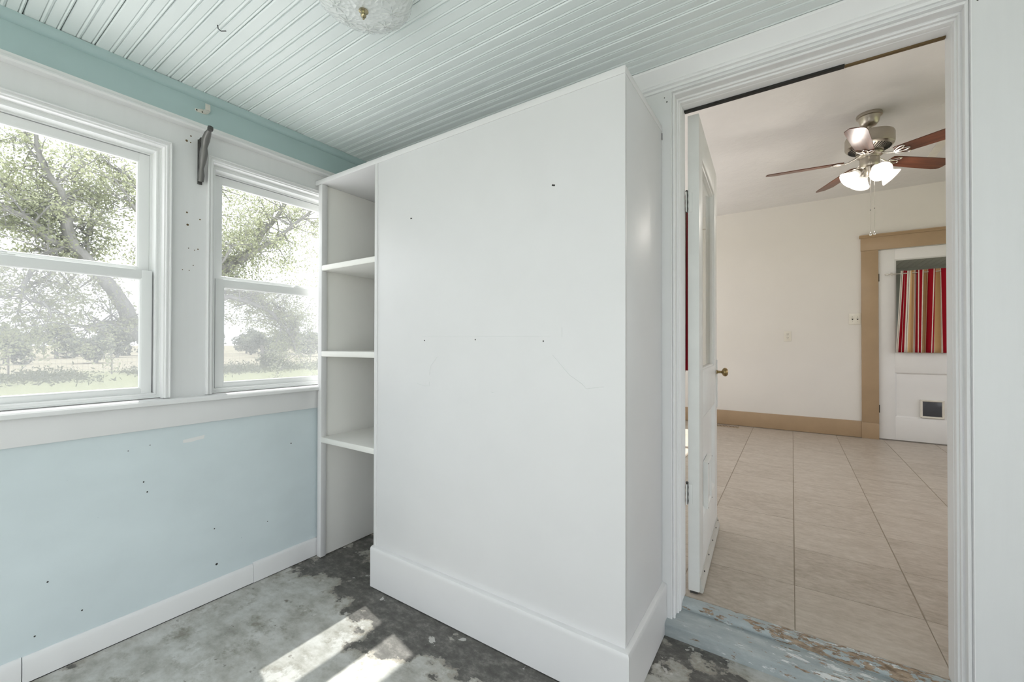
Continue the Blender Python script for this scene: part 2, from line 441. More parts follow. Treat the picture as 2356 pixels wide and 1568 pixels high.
# ------------------------------------------------------------------ mesh helpers
class MB:
    def __init__(s):
        s.v, s.f, s.sm = [], [], []
    def add(s, vs, fs, smooth=False):
        o = len(s.v)
        s.v += [tuple(p) for p in vs]
        s.f += [tuple(i + o for i in f) for f in fs]
        s.sm += [smooth] * len(fs)
        return s
    def box(s, x0, x1, y0, y1, z0, z1):
        vs = [(x, y, z) for x in (x0, x1) for y in (y0, y1) for z in (z0, z1)]
        return s.add(vs, [(0, 1, 3, 2), (4, 6, 7, 5), (0, 4, 5, 1), (2, 3, 7, 6), (0, 2, 6, 4), (1, 5, 7, 3)])
    def bbox(s, x0, x1, y0, y1, z0, z1, r=0.003):
        """box with chamfered edges"""
        bm = bmesh.new()
        bmesh.ops.create_cube(bm, size=1)
        bmesh.ops.scale(bm, vec=(x1 - x0, y1 - y0, z1 - z0), verts=bm.verts)
        bmesh.ops.translate(bm, vec=((x0 + x1) / 2, (y0 + y1) / 2, (z0 + z1) / 2), verts=bm.verts)
        bmesh.ops.bevel(bm, geom=bm.edges[:], offset=r, segments=2, affect='EDGES', profile=0.5)
        bm.verts.index_update()
        s.add([v.co[:] for v in bm.verts], [[v.index for v in f.verts] for f in bm.faces])
        bm.free()
        return s
    def prism(s, prof, axis, a0, a1, closed=True, smooth=False):
        """profile [(p,q)] extruded along axis; for x: (y,z), y: (x,z), z: (x,y)"""
        def mk(p, q, a):
            return {'x': (a, p, q), 'y': (p, a, q), 'z': (p, q, a)}[axis]
        n = len(prof)
        vs = [mk(p, q, a0) for p, q in prof] + [mk(p, q, a1) for p, q in prof]
        fs = [(i, (i + 1) % n, n + (i + 1) % n, n + i) for i in range(n if closed else n - 1)]
        s.add(vs, fs, smooth)
        if closed:
            s.add(vs, [tuple(range(n)), tuple(range(2 * n - 1, n - 1, -1))])
        return s
    def lathe(s, prof, c=(0, 0, 0), seg=24, mat=None, rfun=None):
        vs, fs = [], []
        n = len(prof)
        for k in range(seg):
            a = 2 * PI * k / seg
            for r, z in prof:
                rr = r * (rfun(a, r, z) if rfun else 1)
                p = Vector((rr * math.cos(a), rr * math.sin(a), z))
                if mat is not None:
                    p = mat @ p
                vs.append((p.x + c[0], p.y + c[1], p.z + c[2]))
        for k in range(seg):
            k2 = (k + 1) % seg
            for i in range(n - 1):
                fs.append((k * n + i, k2 * n + i, k2 * n + i + 1, k * n + i + 1))
        return s.add(vs, fs, True)
    def tube(s, pts, rad, seg=8, cap=True):
        pts = [Vector(p) for p in pts]
        n = len(pts)
        rads = rad if isinstance(rad, (list, tuple)) else [rad] * n
        vs, fs = [], []
        ref = None
        for i, p in enumerate(pts):
            t = (pts[min(i + 1, n - 1)] - pts[max(i - 1, 0)]).normalized()
            if ref is None:
                ref = Vector((0, 0, 1)) if abs(t.z) < 0.9 else Vector((1, 0, 0))
            a = (ref - t * ref.dot(t)).normalized()
            ref = a
            b = t.cross(a)
            for k in range(seg):
                w = 2 * PI * k / seg
                q = p + (a * math.cos(w) + b * math.sin(w)) * rads[i]
                vs.append(q[:])
        for i in range(n - 1):
            for k in range(seg):
                k2 = (k + 1) % seg
                fs.append((i * seg + k, i * seg + k2, (i + 1) * seg + k2, (i + 1) * seg + k))
        s.add(vs, fs, True)
        if cap:
            s.add(vs, [tuple(range(seg - 1, -1, -1)), tuple(range((n - 1) * seg, n * seg))])
        return s
    def sphere(s, c, r, seg=12, rings=8, sc=(1, 1, 1)):
        prof = [(r * math.sin(PI * i / rings), -r * math.cos(PI * i / rings)) for i in range(rings + 1)]
        return s.lathe(prof, c, seg, Matrix.Diagonal(Vector(sc)))
    def xf(s, m):
        s.v = [(m @ Vector(p))[:] for p in s.v]
        return s
    def mesh(s, name, mat, angle=40):
        me = bpy.data.meshes.new(name)
        me.from_pydata(s.v, [], s.f)
        bm = bmesh.new(); bm.from_mesh(me)
        bmesh.ops.remove_doubles(bm, verts=bm.verts, dist=1e-6)
        bmesh.ops.recalc_face_normals(bm, faces=bm.faces)
        bm.to_mesh(me); bm.free()
        for p in me.polygons:
            p.use_smooth = True
        me.set_sharp_from_angle(angle=math.radians(angle))
        me.materials.append(MAT[mat] if isinstance(mat, str) else mat)
        return me
    def build(s, name, mat, parent=None, angle=40):
        return link(name, s.mesh(name, mat, angle), parent)

def link(name, me, parent=None):
    o = bpy.data.objects.new(name, me)
    COL.objects.link(o)
    if parent is not None:
        o.parent = parent
    return o

def tag(o, label, cat, kind=None, group=None):
    o['label'] = label
    o['category'] = cat
    if kind:
        o['kind'] = kind
    if group:
        o['group'] = group
    return o

def empty(name, loc=(0, 0, 0), rz=0.0):
    o = bpy.data.objects.new(name, None)
    o.empty_display_size = 0.1
    COL.objects.link(o)
    o.location = loc
    o.rotation_euler = (0, 0, rz)
    return o

def copy_tree(o, parent=None):
    c = o.copy()
    COL.objects.link(c)
    if parent is not None:
        c.parent = parent
    for ch in list(o.children):
        copy_tree(ch, c)
    return c

def frame_sweep(prof, y0, y1, z0, z1, plane_x, sign=1, bottom=False):
    """sweep a (offset_inward, depth) profile round an opening in a plane x=const, with mitred corners"""
    mb = MB()
    rings = []
    for o, d in prof:
        x = plane_x + d * sign
        a, b, t, bt = y0 + o, y1 - o, z1 - o, z0 + (o if bottom else 0)
        rings.append([(x, a, bt), (x, a, t), (x, b, t), (x, b, bt)])
    vs = [p for r in rings for p in r]
    fs = []
    for i in range(len(rings) - 1):
        for k in range(4 if bottom else 3):
            k2 = (k + 1) % 4
            fs.append((i * 4 + k, i * 4 + k2, (i + 1) * 4 + k2, (i + 1) * 4 + k))
    return mb.add(vs, fs)

# ------------------------------------------------------------------ key dimensions (metres)
XW = -2.262          # face of the window wall
ZC = 2.3494          # porch ceiling
D = 1.827            # face of the door wall
DK = 1.987           # kitchen face of the door wall
ZK = 0.0908          # kitchen floor
ZKC = 3.006          # kitchen ceiling
E = 6.4833           # far kitchen wall
YR = -1.7            # rear porch wall, unseen, glazed for daylight
XR = 1.7             # right wall of the porch

# ================================================================== SETTING
tag(MB().box(XW - 0.15, XR + 0.15, YR - 0.15, D + 0.02, -0.12, 0.0).build('floor', 'floor'),
    'worn grey-green painted concrete porch floor with dark bare patches', 'floor', 'structure')

# --- beadboard ceiling, one object per board
ceiling = MB().box(XW - 0.15, XR + 0.15, YR - 0.15, DK, ZC + 0.016, ZC + 0.20).build('ceiling', 'dark')
tag(ceiling, 'pale aqua beadboard ceiling over the porch', 'ceiling', 'structure')
BW = 0.0915
g = 0.0011
def bead_profile(w):
    h = w / 2
    z = ZC
    p = [(g, z + 0.015), (g, z + 0.004), (g + 0.003, z)]
    c = h
    p += [(c - 0.0085, z), (c - 0.007, z + 0.0045), (c - 0.005, z + 0.001), (c, z - 0.0012), (c + 0.005, z + 0.001), (c + 0.007, z + 0.0045), (c + 0.0085, z)]
    p += [(w - 0.0125, z), (w - 0.011, z + 0.0045), (w - 0.009, z + 0.001), (w - 0.0055, z - 0.0012), (w - 0.002, z + 0.001), (w - g, z + 0.006), (w - g, z + 0.015)]
    return p
board_me = MB().prism(bead_profile(BW), 'x', XW + 0.002, XR).mesh('ceiling_board', 'ceil', 25)
k0 = int((YR - 0.254) / BW)
k = k0
while 0.254 + (k + 1) * BW < D + 0.001:
    o = link('ceiling_board', board_me, ceiling)
    o.location = (0, 0.254 + k * BW, 0.0012 * math.sin(k * 2.1))
    k += 1
link('ceiling_board', MB().prism(bead_profile(D - (0.254 + k * BW)), 'x', XW + 0.002, XR).mesh('ceiling_board_cut', 'ceil', 25), ceiling).location = (0, 0.254 + k * BW, 0)
w_ = MB().tube([(-1.722, 0.655, ZC + 0.002), (-1.720, 0.656, ZC - 0.012), (-1.707, 0.660, ZC - 0.024), (-1.684, 0.667, ZC - 0.029)], 0.0017, 6)

# --- window wall
WC = [1.283, 0.222, -0.839]          # window centres along the wall
HW = 0.44                            # half opening
ZS, ZT = 0.965, 2.052                # opening bottom / top
wl = MB()
wl.box(XW - 0.15, XW, YR - 0.15, D + 0.16, -0.5, ZS - 0.03)
wl.box(XW - 0.15, XW, YR - 0.15, D + 0.16, ZT, ZC + 0.2)
ys = [YR - 0.15] + [v for c in sorted(WC) for v in (c - HW, c + HW)] + [D + 0.16]
for i in range(0, len(ys), 2):
    wl.box(XW - 0.15, XW, ys[i], ys[i + 1], ZS - 0.03, ZT)
wall_left = wl.build('wall_left', 'white_wall')
tag(wall_left, 'white painted board wall around the tall porch windows', 'wall', 'structure')
MB().box(XW - 0.001, XW + 0.004, YR, D, 0.0, 0.845).build('wainscot_panel', 'blue', wall_left)['label'] = 'pale blue painted panel below the windows'
MB().box(XW - 0.001, XW + 0.007, YR, D, 2.2098, ZC).build('frieze_board', 'frieze', wall_left)['label'] = 'aqua green frieze board'
# nail holes and old screw marks in the post between the windows
for (yy, zz, r) in [(0.745, 1.790, 0.004), (0.748, 1.735, 0.005), (0.795, 1.770, 0.0035), (0.752, 1.63, 0.0022), (0.775, 1.625, 0.002), (0.788, 1.632, 0.003),
                    (0.758, 2.140, 0.0035), (0.742, 2.113, 0.005), (0.757, 2.110, 0.0028), (0.820, 2.10, 0.003), (0.73, 1.53, 0.002), (0.755, 1.53, 0.0022), (0.77, 1.555, 0.002), (0.94, 2.06, 0.002)]:
    MB().lathe([(0.0001, 0.0015), (r * 0.7, 0.0014), (r, 0.0)], (XW, yy, zz), 8, Matrix.Rotation(PI / 2, 3, 'Y')).build('nail_hole', 'brown', wall_left)
for (yy, zz, r) in [(0.60, 0.62, 0.003), (0.612, 0.575, 0.003), (0.42, 0.18, 0.003), (0.86, 0.33, 0.003), (0.87, 0.16, 0.0055), (0.30, 0.15, 0.003), (0.33, 0.33, 0.003), (1.22, 0.66, 0.0035), (1.1, 0.28, 0.0022), (0.55, 0.76, 0.002), (0.62, 0.77, 0.002)]:
    MB().lathe([(0.0001, 0.0015), (r * 0.7, 0.0014), (r, 0.0)], (XW + 0.004, yy, zz), 7, Matrix.Rotation(PI / 2, 3, 'Y')).build('nail_hole', 'dark', wall_left)

# trims running along the window wall
qr = [(XW + 0.006, 2.316), (XW + 0.016, 2.317), (XW + 0.026, 2.325), (XW + 0.032, 2.338), (XW + 0.033, ZC - 0.001), (XW + 0.006, ZC - 0.001)]
tag(MB().prism(qr, 'y', YR, D).build('trim_1', 'frieze'), 'aqua quarter round moulding where frieze meets ceiling', 'moulding', 'structure')
bm_ = [(XW, 2.2095), (XW + 0.010, 2.2095), (XW + 0.010, 2.1915), (XW + 0.019, 2.1925), (XW + 0.026, 2.189), (XW + 0.029, 2.182), (XW + 0.026, 2.175), (XW + 0.018, 2.171), (XW, 2.170)]
tag(MB().prism(bm_, 'y', YR, D).build('trim_2', 'white'), 'white bead moulding below the aqua frieze', 'moulding', 'structure')
tag(MB().bbox(XW, XW + 0.02, YR, D, 0.8374, 0.9376, 0.002).build('trim_3', 'white'), 'flat white apron board under the window sill', 'trim', 'structure')
stool = [(XW - 0.10, 0.964), (XW - 0.10, 0.936), (XW + 0.046, 0.9375), (XW + 0.0505, 0.941), (XW + 0.0505, 0.955), (XW + 0.045, 0.961)]
tag(MB().prism(stool, 'y', YR, D).build('trim_4', 'white'), 'continuous white window sill board along the wall', 'window sill', 'structure')
bb = MB().box(XW + 0.004, XW + 0.005, YR, D, 0.0, 0.05).build('baseboard_left', 'white')
tag(bb, 'white baseboard in butted lengths below the blue panel', 'baseboard', 'structure')
def bbp(h, x):
    return [(XW + 0.004, 0.0035), (x, 0.0035), (x, h - 0.018), (x - 0.003, h - 0.010), (x - 0.006, h - 0.003), (XW + 0.008, h), (XW + 0.004, h)]
for a, b_, h, x in [(YR, 0.2675, 0.095, XW + 0.018), (0.2700, 1.0262, 0.094, XW + 0.017), (1.0280, D, 0.100, XW + 0.0195)]:
    MB().prism(bbp(h, x), 'y', a, b_).build('baseboard_length', 'white', bb)
MB().box(XW + 0.004, XW + 0.016, YR, D, 0.0, 0.0035).build('floor_gap', 'dark', bb)

# --- the double hung windows
def make_window(n, label):
    w = empty('window_%d' % n)
    tag(w, label, 'window', 'structure')
    c = 0.0
    # casing with stepped beads
    prof = [(-0.0235, 0.0), (-0.0235, 0.018), (-0.0205, 0.020), (-0.0175, 0.019), (-0.016, 0.013), (-0.012, 0.012), (-0.010, 0.016), (-0.005, 0.0165), (-0.003, 0.011), (0.002, 0.010), (0.0025, 0.006), (0.0025, -0.03)]
    frame_sweep(prof, -HW, HW, ZS, ZT, XW).build('casing', 'white', w, 25)
    # vinyl frame
    prof = [(0.001, -0.022), (0.004, -0.022), (0.006, -0.026), (0.014, -0.026), (0.016, -0.022), (0.021, -0.022), (0.0225, -0.030), (0.0225, -0.066), (0.030, -0.066), (0.030, -0.135), (0.0, -0.135)]
    frame_sweep(prof, -HW, HW, ZS, ZT, XW, 1, True).build('frame', 'vinyl', w, 25)
    def sash(name, x0, x1, zb, zt, half, st, rt_, rb):
        mb = MB()
        mb.bbox(x1, x0, -half, -half + st, zb, zt, 0.002)
        mb.bbox(x1, x0, half - st, half, zb, zt, 0.002)
        mb.bbox(x1, x0, -half + st - 0.001, half - st + 0.001, zt - rt_, zt, 0.002)
        mb.bbox(x1, x0, -half + st - 0.001, half - st + 0.001, zb, zb + rb, 0.002)
        s = mb.build(name, 'vinyl', w, 25)
        xm = (x0 + x1) / 2
        MB().box(xm - 0.003, xm + 0.003, -half + st - 0.003, half - st + 0.003, zb + rb - 0.003, zt - rt_ + 0.003).build('pane', 'glass', s)
        a, b2, z0, z1 = -half + st, half - st, zb + rb, zt - rt_
        bead = frame_sweep([(-0.001, 0.0), (0.004, -0.002), (0.007, -0.010)], a, b2, z0, z1, x0 - 0.001, 1, True)
        bead.build('glazing_bead', 'vinyl', s, 25)
        return s
    up_ = sash('upper_sash', XW - 0.070, XW - 0.100, 1.490, 2.020, 0.410, 0.036, 0.034, 0.036)
    lo_ = sash('lower_sash', XW - 0.034, XW - 0.064, 0.972, 1.512, 0.4115, 0.0355, 0.035, 0.036)
    lk = MB().bbox(XW - 0.062, XW - 0.040, -0.03, 0.03, 1.5115, 1.519, 0.002)
    lk.bbox(XW - 0.058, XW - 0.046, -0.018, 0.012, 1.518, 1.527, 0.003)
    lk.build('sash_lock', 'vinyl', lo_)
    sc = MB().box(XW - 0.1185, XW - 0.1175, -0.40, 0.40, 1.0, 1.50).build('insect_screen', 'screen', w)
    fr = frame_sweep([(-0.004, 0.0), (-0.004, 0.012), (0.010, 0.012), (0.010, 0.0)], -0.406, 0.406, 0.997, 1.508, XW - 0.124, 1, True)
    fr.build('screen_frame', 'vinyl', w, 25)
    return w
wl_labels = ['white double hung window partly hidden by the shelf cabinet', 'large white double hung window nearest the left edge of the photo', 'white double hung window out of view further along the wall']
for i, yc in enumerate(WC):
    make_window(i + 1, wl_labels[i]).location = (0, yc, 0)

# --- eave outside above the windows
tag(MB().box(XW - 0.50, XW - 0.148, YR - 0.6, DK - 0.05, 2.515, 2.58).build('roof_eave', 'slab'), 'overhanging roof eave outside above the porch windows', 'eave', 'structure')

# --- door wall (porch side)
X1, X2, ZD = -0.4196, 0.4561, 2.2627
wb = MB()
wb.box(XW, X1, D, DK, -0.12, ZKC + 0.1)
wb.box(X2, 3.3, D, DK, -0.12, ZKC + 0.1)
wb.box(X1, X2, D, DK, ZD, ZKC + 0.1)
wall_back = wb.build('wall_back', 'white_wall')
tag(wall_back, 'white painted board wall around the kitchen doorway', 'wall', 'structure')
for (xx, zz, r) in [(-0.447, 2.245, 0.0022), (-0.437, 2.225, 0.003), (0.470, 2.243, 0.003), (0.535, 2.24, 0.0025), (0.578, 2.268, 0.0025)]:
    MB().lathe([(0.0001, 0.0014), (r * 0.7, 0.0013), (r, 0.0)], (xx, D, zz), 8, Matrix.Rotation(PI / 2, 3, 'X')).build('nail_hole', 'dark', wall_back)
# cornice
cp = [(D, 2.2715), (D - 0.009, 2.2715), (D - 0.010, 2.281), (D - 0.014, 2.283), (D - 0.022, 2.284), (D - 0.026, 2.290), (D - 0.024, 2.296), (D - 0.020, 2.299), (D - 0.026, 2.307), (D - 0.036, 2.318), (D - 0.048, 2.330), (D - 0.058, 2.340), (D - 0.060, ZC - 0.0008), (D, ZC - 0.0008)]
tag(MB().prism(cp, 'x', XW + 0.034, XR).build('trim_5', 'white', None, 30), 'white cornice moulding above the kitchen doorway', 'moulding', 'structure')
# door frame with moulded profile, right through the wall
prof = [(-0.001, -0.001), (0.0015, -0.001), (0.0015, 0.015), (0.004, 0.0115), (0.008, 0.0105), (0.0112, 0.013), (0.0118, 0.018), (0.0085, 0.023), (0.0085, 0.054), (0.0125, 0.0525), (0.0162, 0.055), (0.0168, 0.060), (0.0165, 0.065), (0.0135, 0.069),
        (0.0165, 0.070), (0.0205, 0.073), (0.0218, 0.080), (0.0212, 0.095), (0.0225, 0.098), (0.0225, 0.160)]
mbj = MB()
rings = []
for o_, d_ in prof:
    rings += [(X1 + o_, D + d_, 0.0), (X1 + o_, D + d_, ZD - o_), (X2 - o_, D + d_, ZD - o_), (X2 - o_, D + d_, 0.0)]
fs = []
for i in range(len(prof) - 1):
    for k in range(3):
        fs.append((i * 4 + k, i * 4 + k + 1, (i + 1) * 4 + k + 1, (i + 1) * 4 + k))
mbj.add(rings, fs)
jamb = mbj.build('trim_6', 'white', None, 22)
tag(jamb, 'white moulded frame lining the kitchen doorway', 'door frame', 'structure')
MB().box(X1 + 0.0235, 0.165, D + 0.138, D + 0.158, ZD - 0.0305, ZD - 0.0222).build('weatherstrip', 'black', jamb)['label'] = 'black rubber weatherstrip under the frame head'
MB().box(0.166, X2 - 0.0235, D + 0.146, D + 0.158, ZD - 0.0295, ZD - 0.0222).build('head_strip', 'brown', jamb)['label'] = 'bare brown wooden strip under the frame head'
# wooden step and worn threshold
stp = MB()
sp_ = [(1.7925, 0.0), (1.789, 0.044), (1.790, 0.0495), (1.795, 0.0535), (1.94, 0.058), (1.94, 0.0)]
stp.prism(sp_, 'x', X1 - 0.022, X2 + 0.03)
tag(stp.build('trim_7', 'step'), 'worn blue-grey painted wooden step below the doorway', 'step', 'structure')
th = [(1.918, 0.057), (1.9135, 0.066), (1.915, 0.076), (1.922, 0.084), (1.934, 0.0893), (1.966, 0.0905), (1.966, 0.057)]
tag(MB().prism(th, 'x', X1 + 0.0225, X2 - 0.0225).build('trim_8', 'sill_worn'), 'rounded wooden threshold with peeling paint showing brown wood', 'threshold', 'structure')

# --- unseen right and rear porch walls; glazing added to bring in daylight
wrt = MB()
wrt.box(XR, XR + 0.12, YR, D, 0, 0.40).box(XR, XR + 0.12, YR, D, 2.2, ZC).box(XR, XR + 0.12, 0.4, D, 0.40, 2.2).box(XR, XR + 0.12, YR, YR + 0.1, 0.40, 2.2).box(XR + 0.03, XR + 0.09, -0.48, -0.42, 0.40, 2.2)
wall_right = wrt.build('wall_right', 'white_wall')
tag(wall_right, 'white board wall with wide glazing added for daylight, closing the porch on the right', 'wall', 'structure')
MB().box(XR + 0.058, XR + 0.062, YR + 0.1, 0.4, 0.40, 2.2).build('pane', 'glass', wall_right)
wr = MB()
wr.box(XW, XR, YR - 0.12, YR, 0, 0.10)
wr.box(XW, XR, YR - 0.12, YR, 2.22, ZC)
for x in np.linspace(XW, XR - 0.09, 4):
    wr.box(x, x + 0.09, YR - 0.12, YR, 0.10, 2.22)
wall_rear = wr.build('wall_rear', 'white_wall')
tag(wall_rear, 'white framed unseen wall behind the viewer, glazed for extra daylight', 'wall', 'structure')
xs = np.linspace(XW, XR - 0.09, 4)
for i in range(3):
    MB().box(xs[i] + 0.09, xs[i + 1], YR - 0.062, YR - 0.058, 0.10, 2.22).build('pane', 'glass', wall_rear)

# ================================================================== KITCHEN SHELL
KX0, KX1 = -2.3, 3.2
kf = MB().box(KX0, KX1, 1.966, E, -0.1, ZK - 0.0024).build('floor_kitchen', 'grout')
tag(kf, 'beige stone tile floor of the kitchen', 'floor', 'structure')
TX, TY = 0.438, 0.4333
tile_me = MB().bbox(0.0026, TX - 0.0026, 0.0012, TY - 0.0012, -0.008, 0.0, 0.0010).mesh('tile', 'tile', 20)
first_me = MB().bbox(0.0016, TX - 0.0016, 0.0016, 2.335 - 1.967 - 0.0016, -0.008, 0.0, 0.0012).mesh('cut_tile', 'tile', 20)
ix0 = -5
for ix in range(-5, 7):
    x = 0.007 + ix * TX
    o = link('tile', first_me, kf); o.location = (x, 1.967, ZK)
    for iy in range(0, 10):
        y = 2.335 + iy * TY
        if y + TY > E + 0.2 or y > E - 0.05:
            continue
        o = link('tile', tile_me, kf)
        o.location = (x, y, ZK)
tag(MB().box(KX0 - 0.1, KX1 + 0.1, D, E + 2.6, ZKC, ZKC + 0.12).build('ceiling_kitchen', 'kceil'), 'textured white plaster kitchen ceiling', 'ceiling', 'structure')
DX1, DX2, DZ = 0.8472, 1.68, 2.3106
wf = MB()
wf.box(KX0, DX1, E, E + 0.12, -0.1, ZKC)
wf.box(DX2, KX1, E, E + 0.12, -0.1, ZKC)
wf.box(DX1, DX2, E, E + 0.12, DZ, ZKC)
tag(wf.build('wall_kitchen_far', 'kwall'), 'cream painted far wall of the kitchen', 'wall', 'structure')
for side, x0, nm in (('left', KX0 - 0.12, 'left'), ('right', KX1, 'right')):  # unseen side walls; window openings added to light the kitchen
    wk = MB()
    wk.box(x0, x0 + 0.12, DK, E + 0.12, -0.1, 0.85).box(x0, x0 + 0.12, DK, E + 0.12, 2.6, ZKC)
    wk.box(x0, x0 + 0.12, DK, 2.3, 0.85, 2.6).box(x0, x0 + 0.12, 6.1, E + 0.12, 0.85, 2.6)
    for yy in (3.2, 4.15, 5.1):
        wk.box(x0 + 0.03, x0 + 0.09, yy - 0.04, yy + 0.04, 0.85, 2.6)
    tag(wk.build('wall_kitchen_' + side, 'kwall'), 'cream kitchen wall with a wide opening added for daylight, out of view to the ' + side, 'wall', 'structure')
bbk = MB().bbox(KX0, 0.6905, E - 0.02, E, ZK + 0.004, 0.2891, 0.003)
tag(bbk.build('baseboard_kitchen', 'tan'), 'tan painted baseboard along the cream kitchen wall', 'baseboard', 'structure')
# tan casing around the far door
cs = empty('trim_9'); tag(cs, 'tan painted casing with capped head around the far kitchen door', 'door casing', 'structure')
MB().bbox(0.6905, DX1 - 0.001, E - 0.022, E, 0.28, 2.3135, 0.002).build('casing_board', 'tan', cs)
MB().bbox(0.688, DX1 - 0.001, E - 0.025, E, ZK, 0.279, 0.002).build('plinth_block', 'tan', cs)
MB().bbox(DX2 + 0.001, DX2 + 0.155, E - 0.022, E, 0.28, 2.3135, 0.002).build('casing_board', 'tan', cs)
MB().bbox(DX2 + 0.001, DX2 + 0.158, E - 0.025, E, ZK, 0.279, 0.002).build('plinth_block', 'tan', cs)
MB().bbox(0.686, DX2 + 0.16, E - 0.024, E, 2.3145, 2.465, 0.002).build('head_board', 'tan', cs)
capp = [(E, 2.466), (E - 0.026, 2.466), (E - 0.030, 2.474), (E - 0.040, 2.482), (E - 0.048, 2.488), (E - 0.048, 2.498), (E, 2.500)]
MB().prism(capp, 'x', 0.672, DX2 + 0.175).build('head_cap', 'tan', cs)
# room behind the far door
hb = MB()
hb.box(0.3, 0.36, E + 0.12, E + 2.5, 0, ZKC); hb.box(2.6, 2.66, E + 0.12, E + 0.5, 0, ZKC).box(2.6, 2.66, E + 0.5, E + 2.5, 0, 0.7).box(2.6, 2.66, E + 0.5, E + 2.5, 2.2, ZKC)  # right wall opening added to let light into the hall
hb.box(0.3, 0.55, E + 2.44, E + 2.5, 0, ZKC); hb.box(0.95, 2.66, E + 2.44, E + 2.5, 0, ZKC); hb.box(0.55, 0.95, E + 2.44, E + 2.5, 1.5, ZKC); hb.box(0.55, 0.95, E + 2.44, E + 2.5, 0, 0.9)
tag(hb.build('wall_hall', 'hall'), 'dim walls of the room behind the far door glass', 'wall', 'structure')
hc = MB()
hc.box(0.3, 2.66, E + 0.12, E + 2.5, 2.42, 2.48)
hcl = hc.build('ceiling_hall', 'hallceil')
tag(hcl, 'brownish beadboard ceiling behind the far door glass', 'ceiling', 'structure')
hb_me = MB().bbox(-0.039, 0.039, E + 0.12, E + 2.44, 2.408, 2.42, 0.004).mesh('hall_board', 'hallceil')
for i in range(28):
    o = link('ceiling_board', hb_me, hcl); o.location = (0.42 + i * 0.08, 0, 0)
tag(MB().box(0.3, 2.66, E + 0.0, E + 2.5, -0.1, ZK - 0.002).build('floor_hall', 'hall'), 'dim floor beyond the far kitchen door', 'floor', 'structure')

# ================================================================== DOORS
def make_door(n, loc, rz, W, H, gs, pn, flap, mat, label, smoke):
    d = empty('door_%d' % n, loc, rz)
    tag(d, label, 'door', 'structure')
    T = 0.047
    s0, s1, g0, g1 = gs
    MB().bbox(0, s0, 0, T, 0, H, 0.002).build('stile', mat, d)
    MB().bbox(s1, W, 0, T, 0, H, 0.002).build('stile', mat, d)
    MB().bbox(s0, s1, 0.0004, T - 0.0004, g1, H, 0.001).build('rail', mat, d)
    MB().bbox(s0, s1, 0.0004, T - 0.0004, pn[1], g0, 0.001).build('rail', mat, d)
    MB().bbox(s0, s1, 0.0004, T - 0.0004, 0, pn[0], 0.001).build('rail', mat, d)
    pnl = MB().box(s0, s1, 0.016, T - 0.012, pn[0], pn[1]).build('panel', mat, d)
    def xz(prof, a0, a1, z0, z1):
        mb = MB()
        vs = []
        for o, y in prof:
            vs += [(a0 + o, y, z0 + o), (a0 + o, y, z1 - o), (a1 - o, y, z1 - o), (a1 - o, y, z0 + o)]
        fs = []
        for i in range(len(prof) - 1):
            for k in range(4):
                k2 = (k + 1) % 4
                fs.append((i * 4 + k, i * 4 + k2, (i + 1) * 4 + k2, (i + 1) * 4 + k))
        return mb.add(vs, fs)
    xz([(0.0, 0.0004), (0.003, 0.004), (0.012, 0.0115), (0.016, 0.0165)], s0, s1, pn[0], pn[1]).build('panel_moulding', mat, d, 25)
    xz([(0.0, 0.0), (0.004, 0.002), (0.006, 0.008), (0.012, 0.010), (0.014, 0.018), (0.014, 0.030), (0.006, 0.036), (0.0, T)], s0, s1, g0, g1).build('glazing_moulding', mat, d, 25)
    MB().box(s0 + 0.004, s1 - 0.004, 0.022, 0.026, g0 + 0.004, g1 - 0.004).build('pane', 'doorglass', d)
    # pet flap
    fa0, fa1, fz0, fz1 = flap
    pf = empty('pet_flap'); pf.parent = d
    fr = xz([(0.0, 0.014), (0.0, -0.006), (0.003, -0.009), (0.015, -0.008), (0.020, 0.0), (0.020, 0.012)], fa0, fa1, fz0, fz1)
    fr.build('flap_frame', 'plate' if smoke else mat, pf, 25)
    MB().bbox(fa0 + 0.020, fa1 - 0.020, 0.0, 0.006, fz0 + 0.020, fz1 - 0.020, 0.002).build('flap_panel', 'flapdark' if smoke else mat, pf)
    for a in (fa0 + 0.006, fa1 - 0.006):
        for z in (fz0 + 0.006, fz1 - 0.006):
            MB().sphere((a, -0.009, z), 0.0025, 6, 4).build('screw', 'iron', pf)
    return d, xz

# open door between porch and kitchen
D1L = (-0.342, 2.004, 0.102)
d1, xz = make_door(1, D1L, math.radians(92.72), 0.805, 2.128, (0.125, 0.68, 0.972, 1.975), (0.285, 0.755), (0.25, 0.43, 0.285, 0.515), 'door1',
                   'open white glazed door with pet flap swung into the kitchen', False)
def hinge(zc, parent, x, y):
    mb = MB()
    mb.tube([(x, y, zc - 0.045), (x, y, zc + 0.045)], 0.005, 8)
    for dz in (-0.03, 0.0, 0.03):
        mb.lathe([(0.0055, -0.010), (0.0066, 0), (0.0055, 0.010)], (x, y, zc + dz), 8)
    mb.sphere((x, y, zc + 0.050), 0.0062, 8, 6)
    h = mb.build('hinge', 'iron', parent)
    MB().bbox(x + 0.0035, x + 0.0078, y - 0.022, y - 0.004, zc - 0.044, zc + 0.044, 0.0008).build('hinge_leaf', 'door1', h)
    MB().bbox(x - 0.018, x - 0.0035, y - 0.002, y + 0.002, zc - 0.044, zc + 0.044, 0.0008).build('hinge_leaf', 'door1', h)
    return h
hinge(1.735, d1, -0.008, 0.050)
hinge(0.43, d1, -0.008, 0.050)
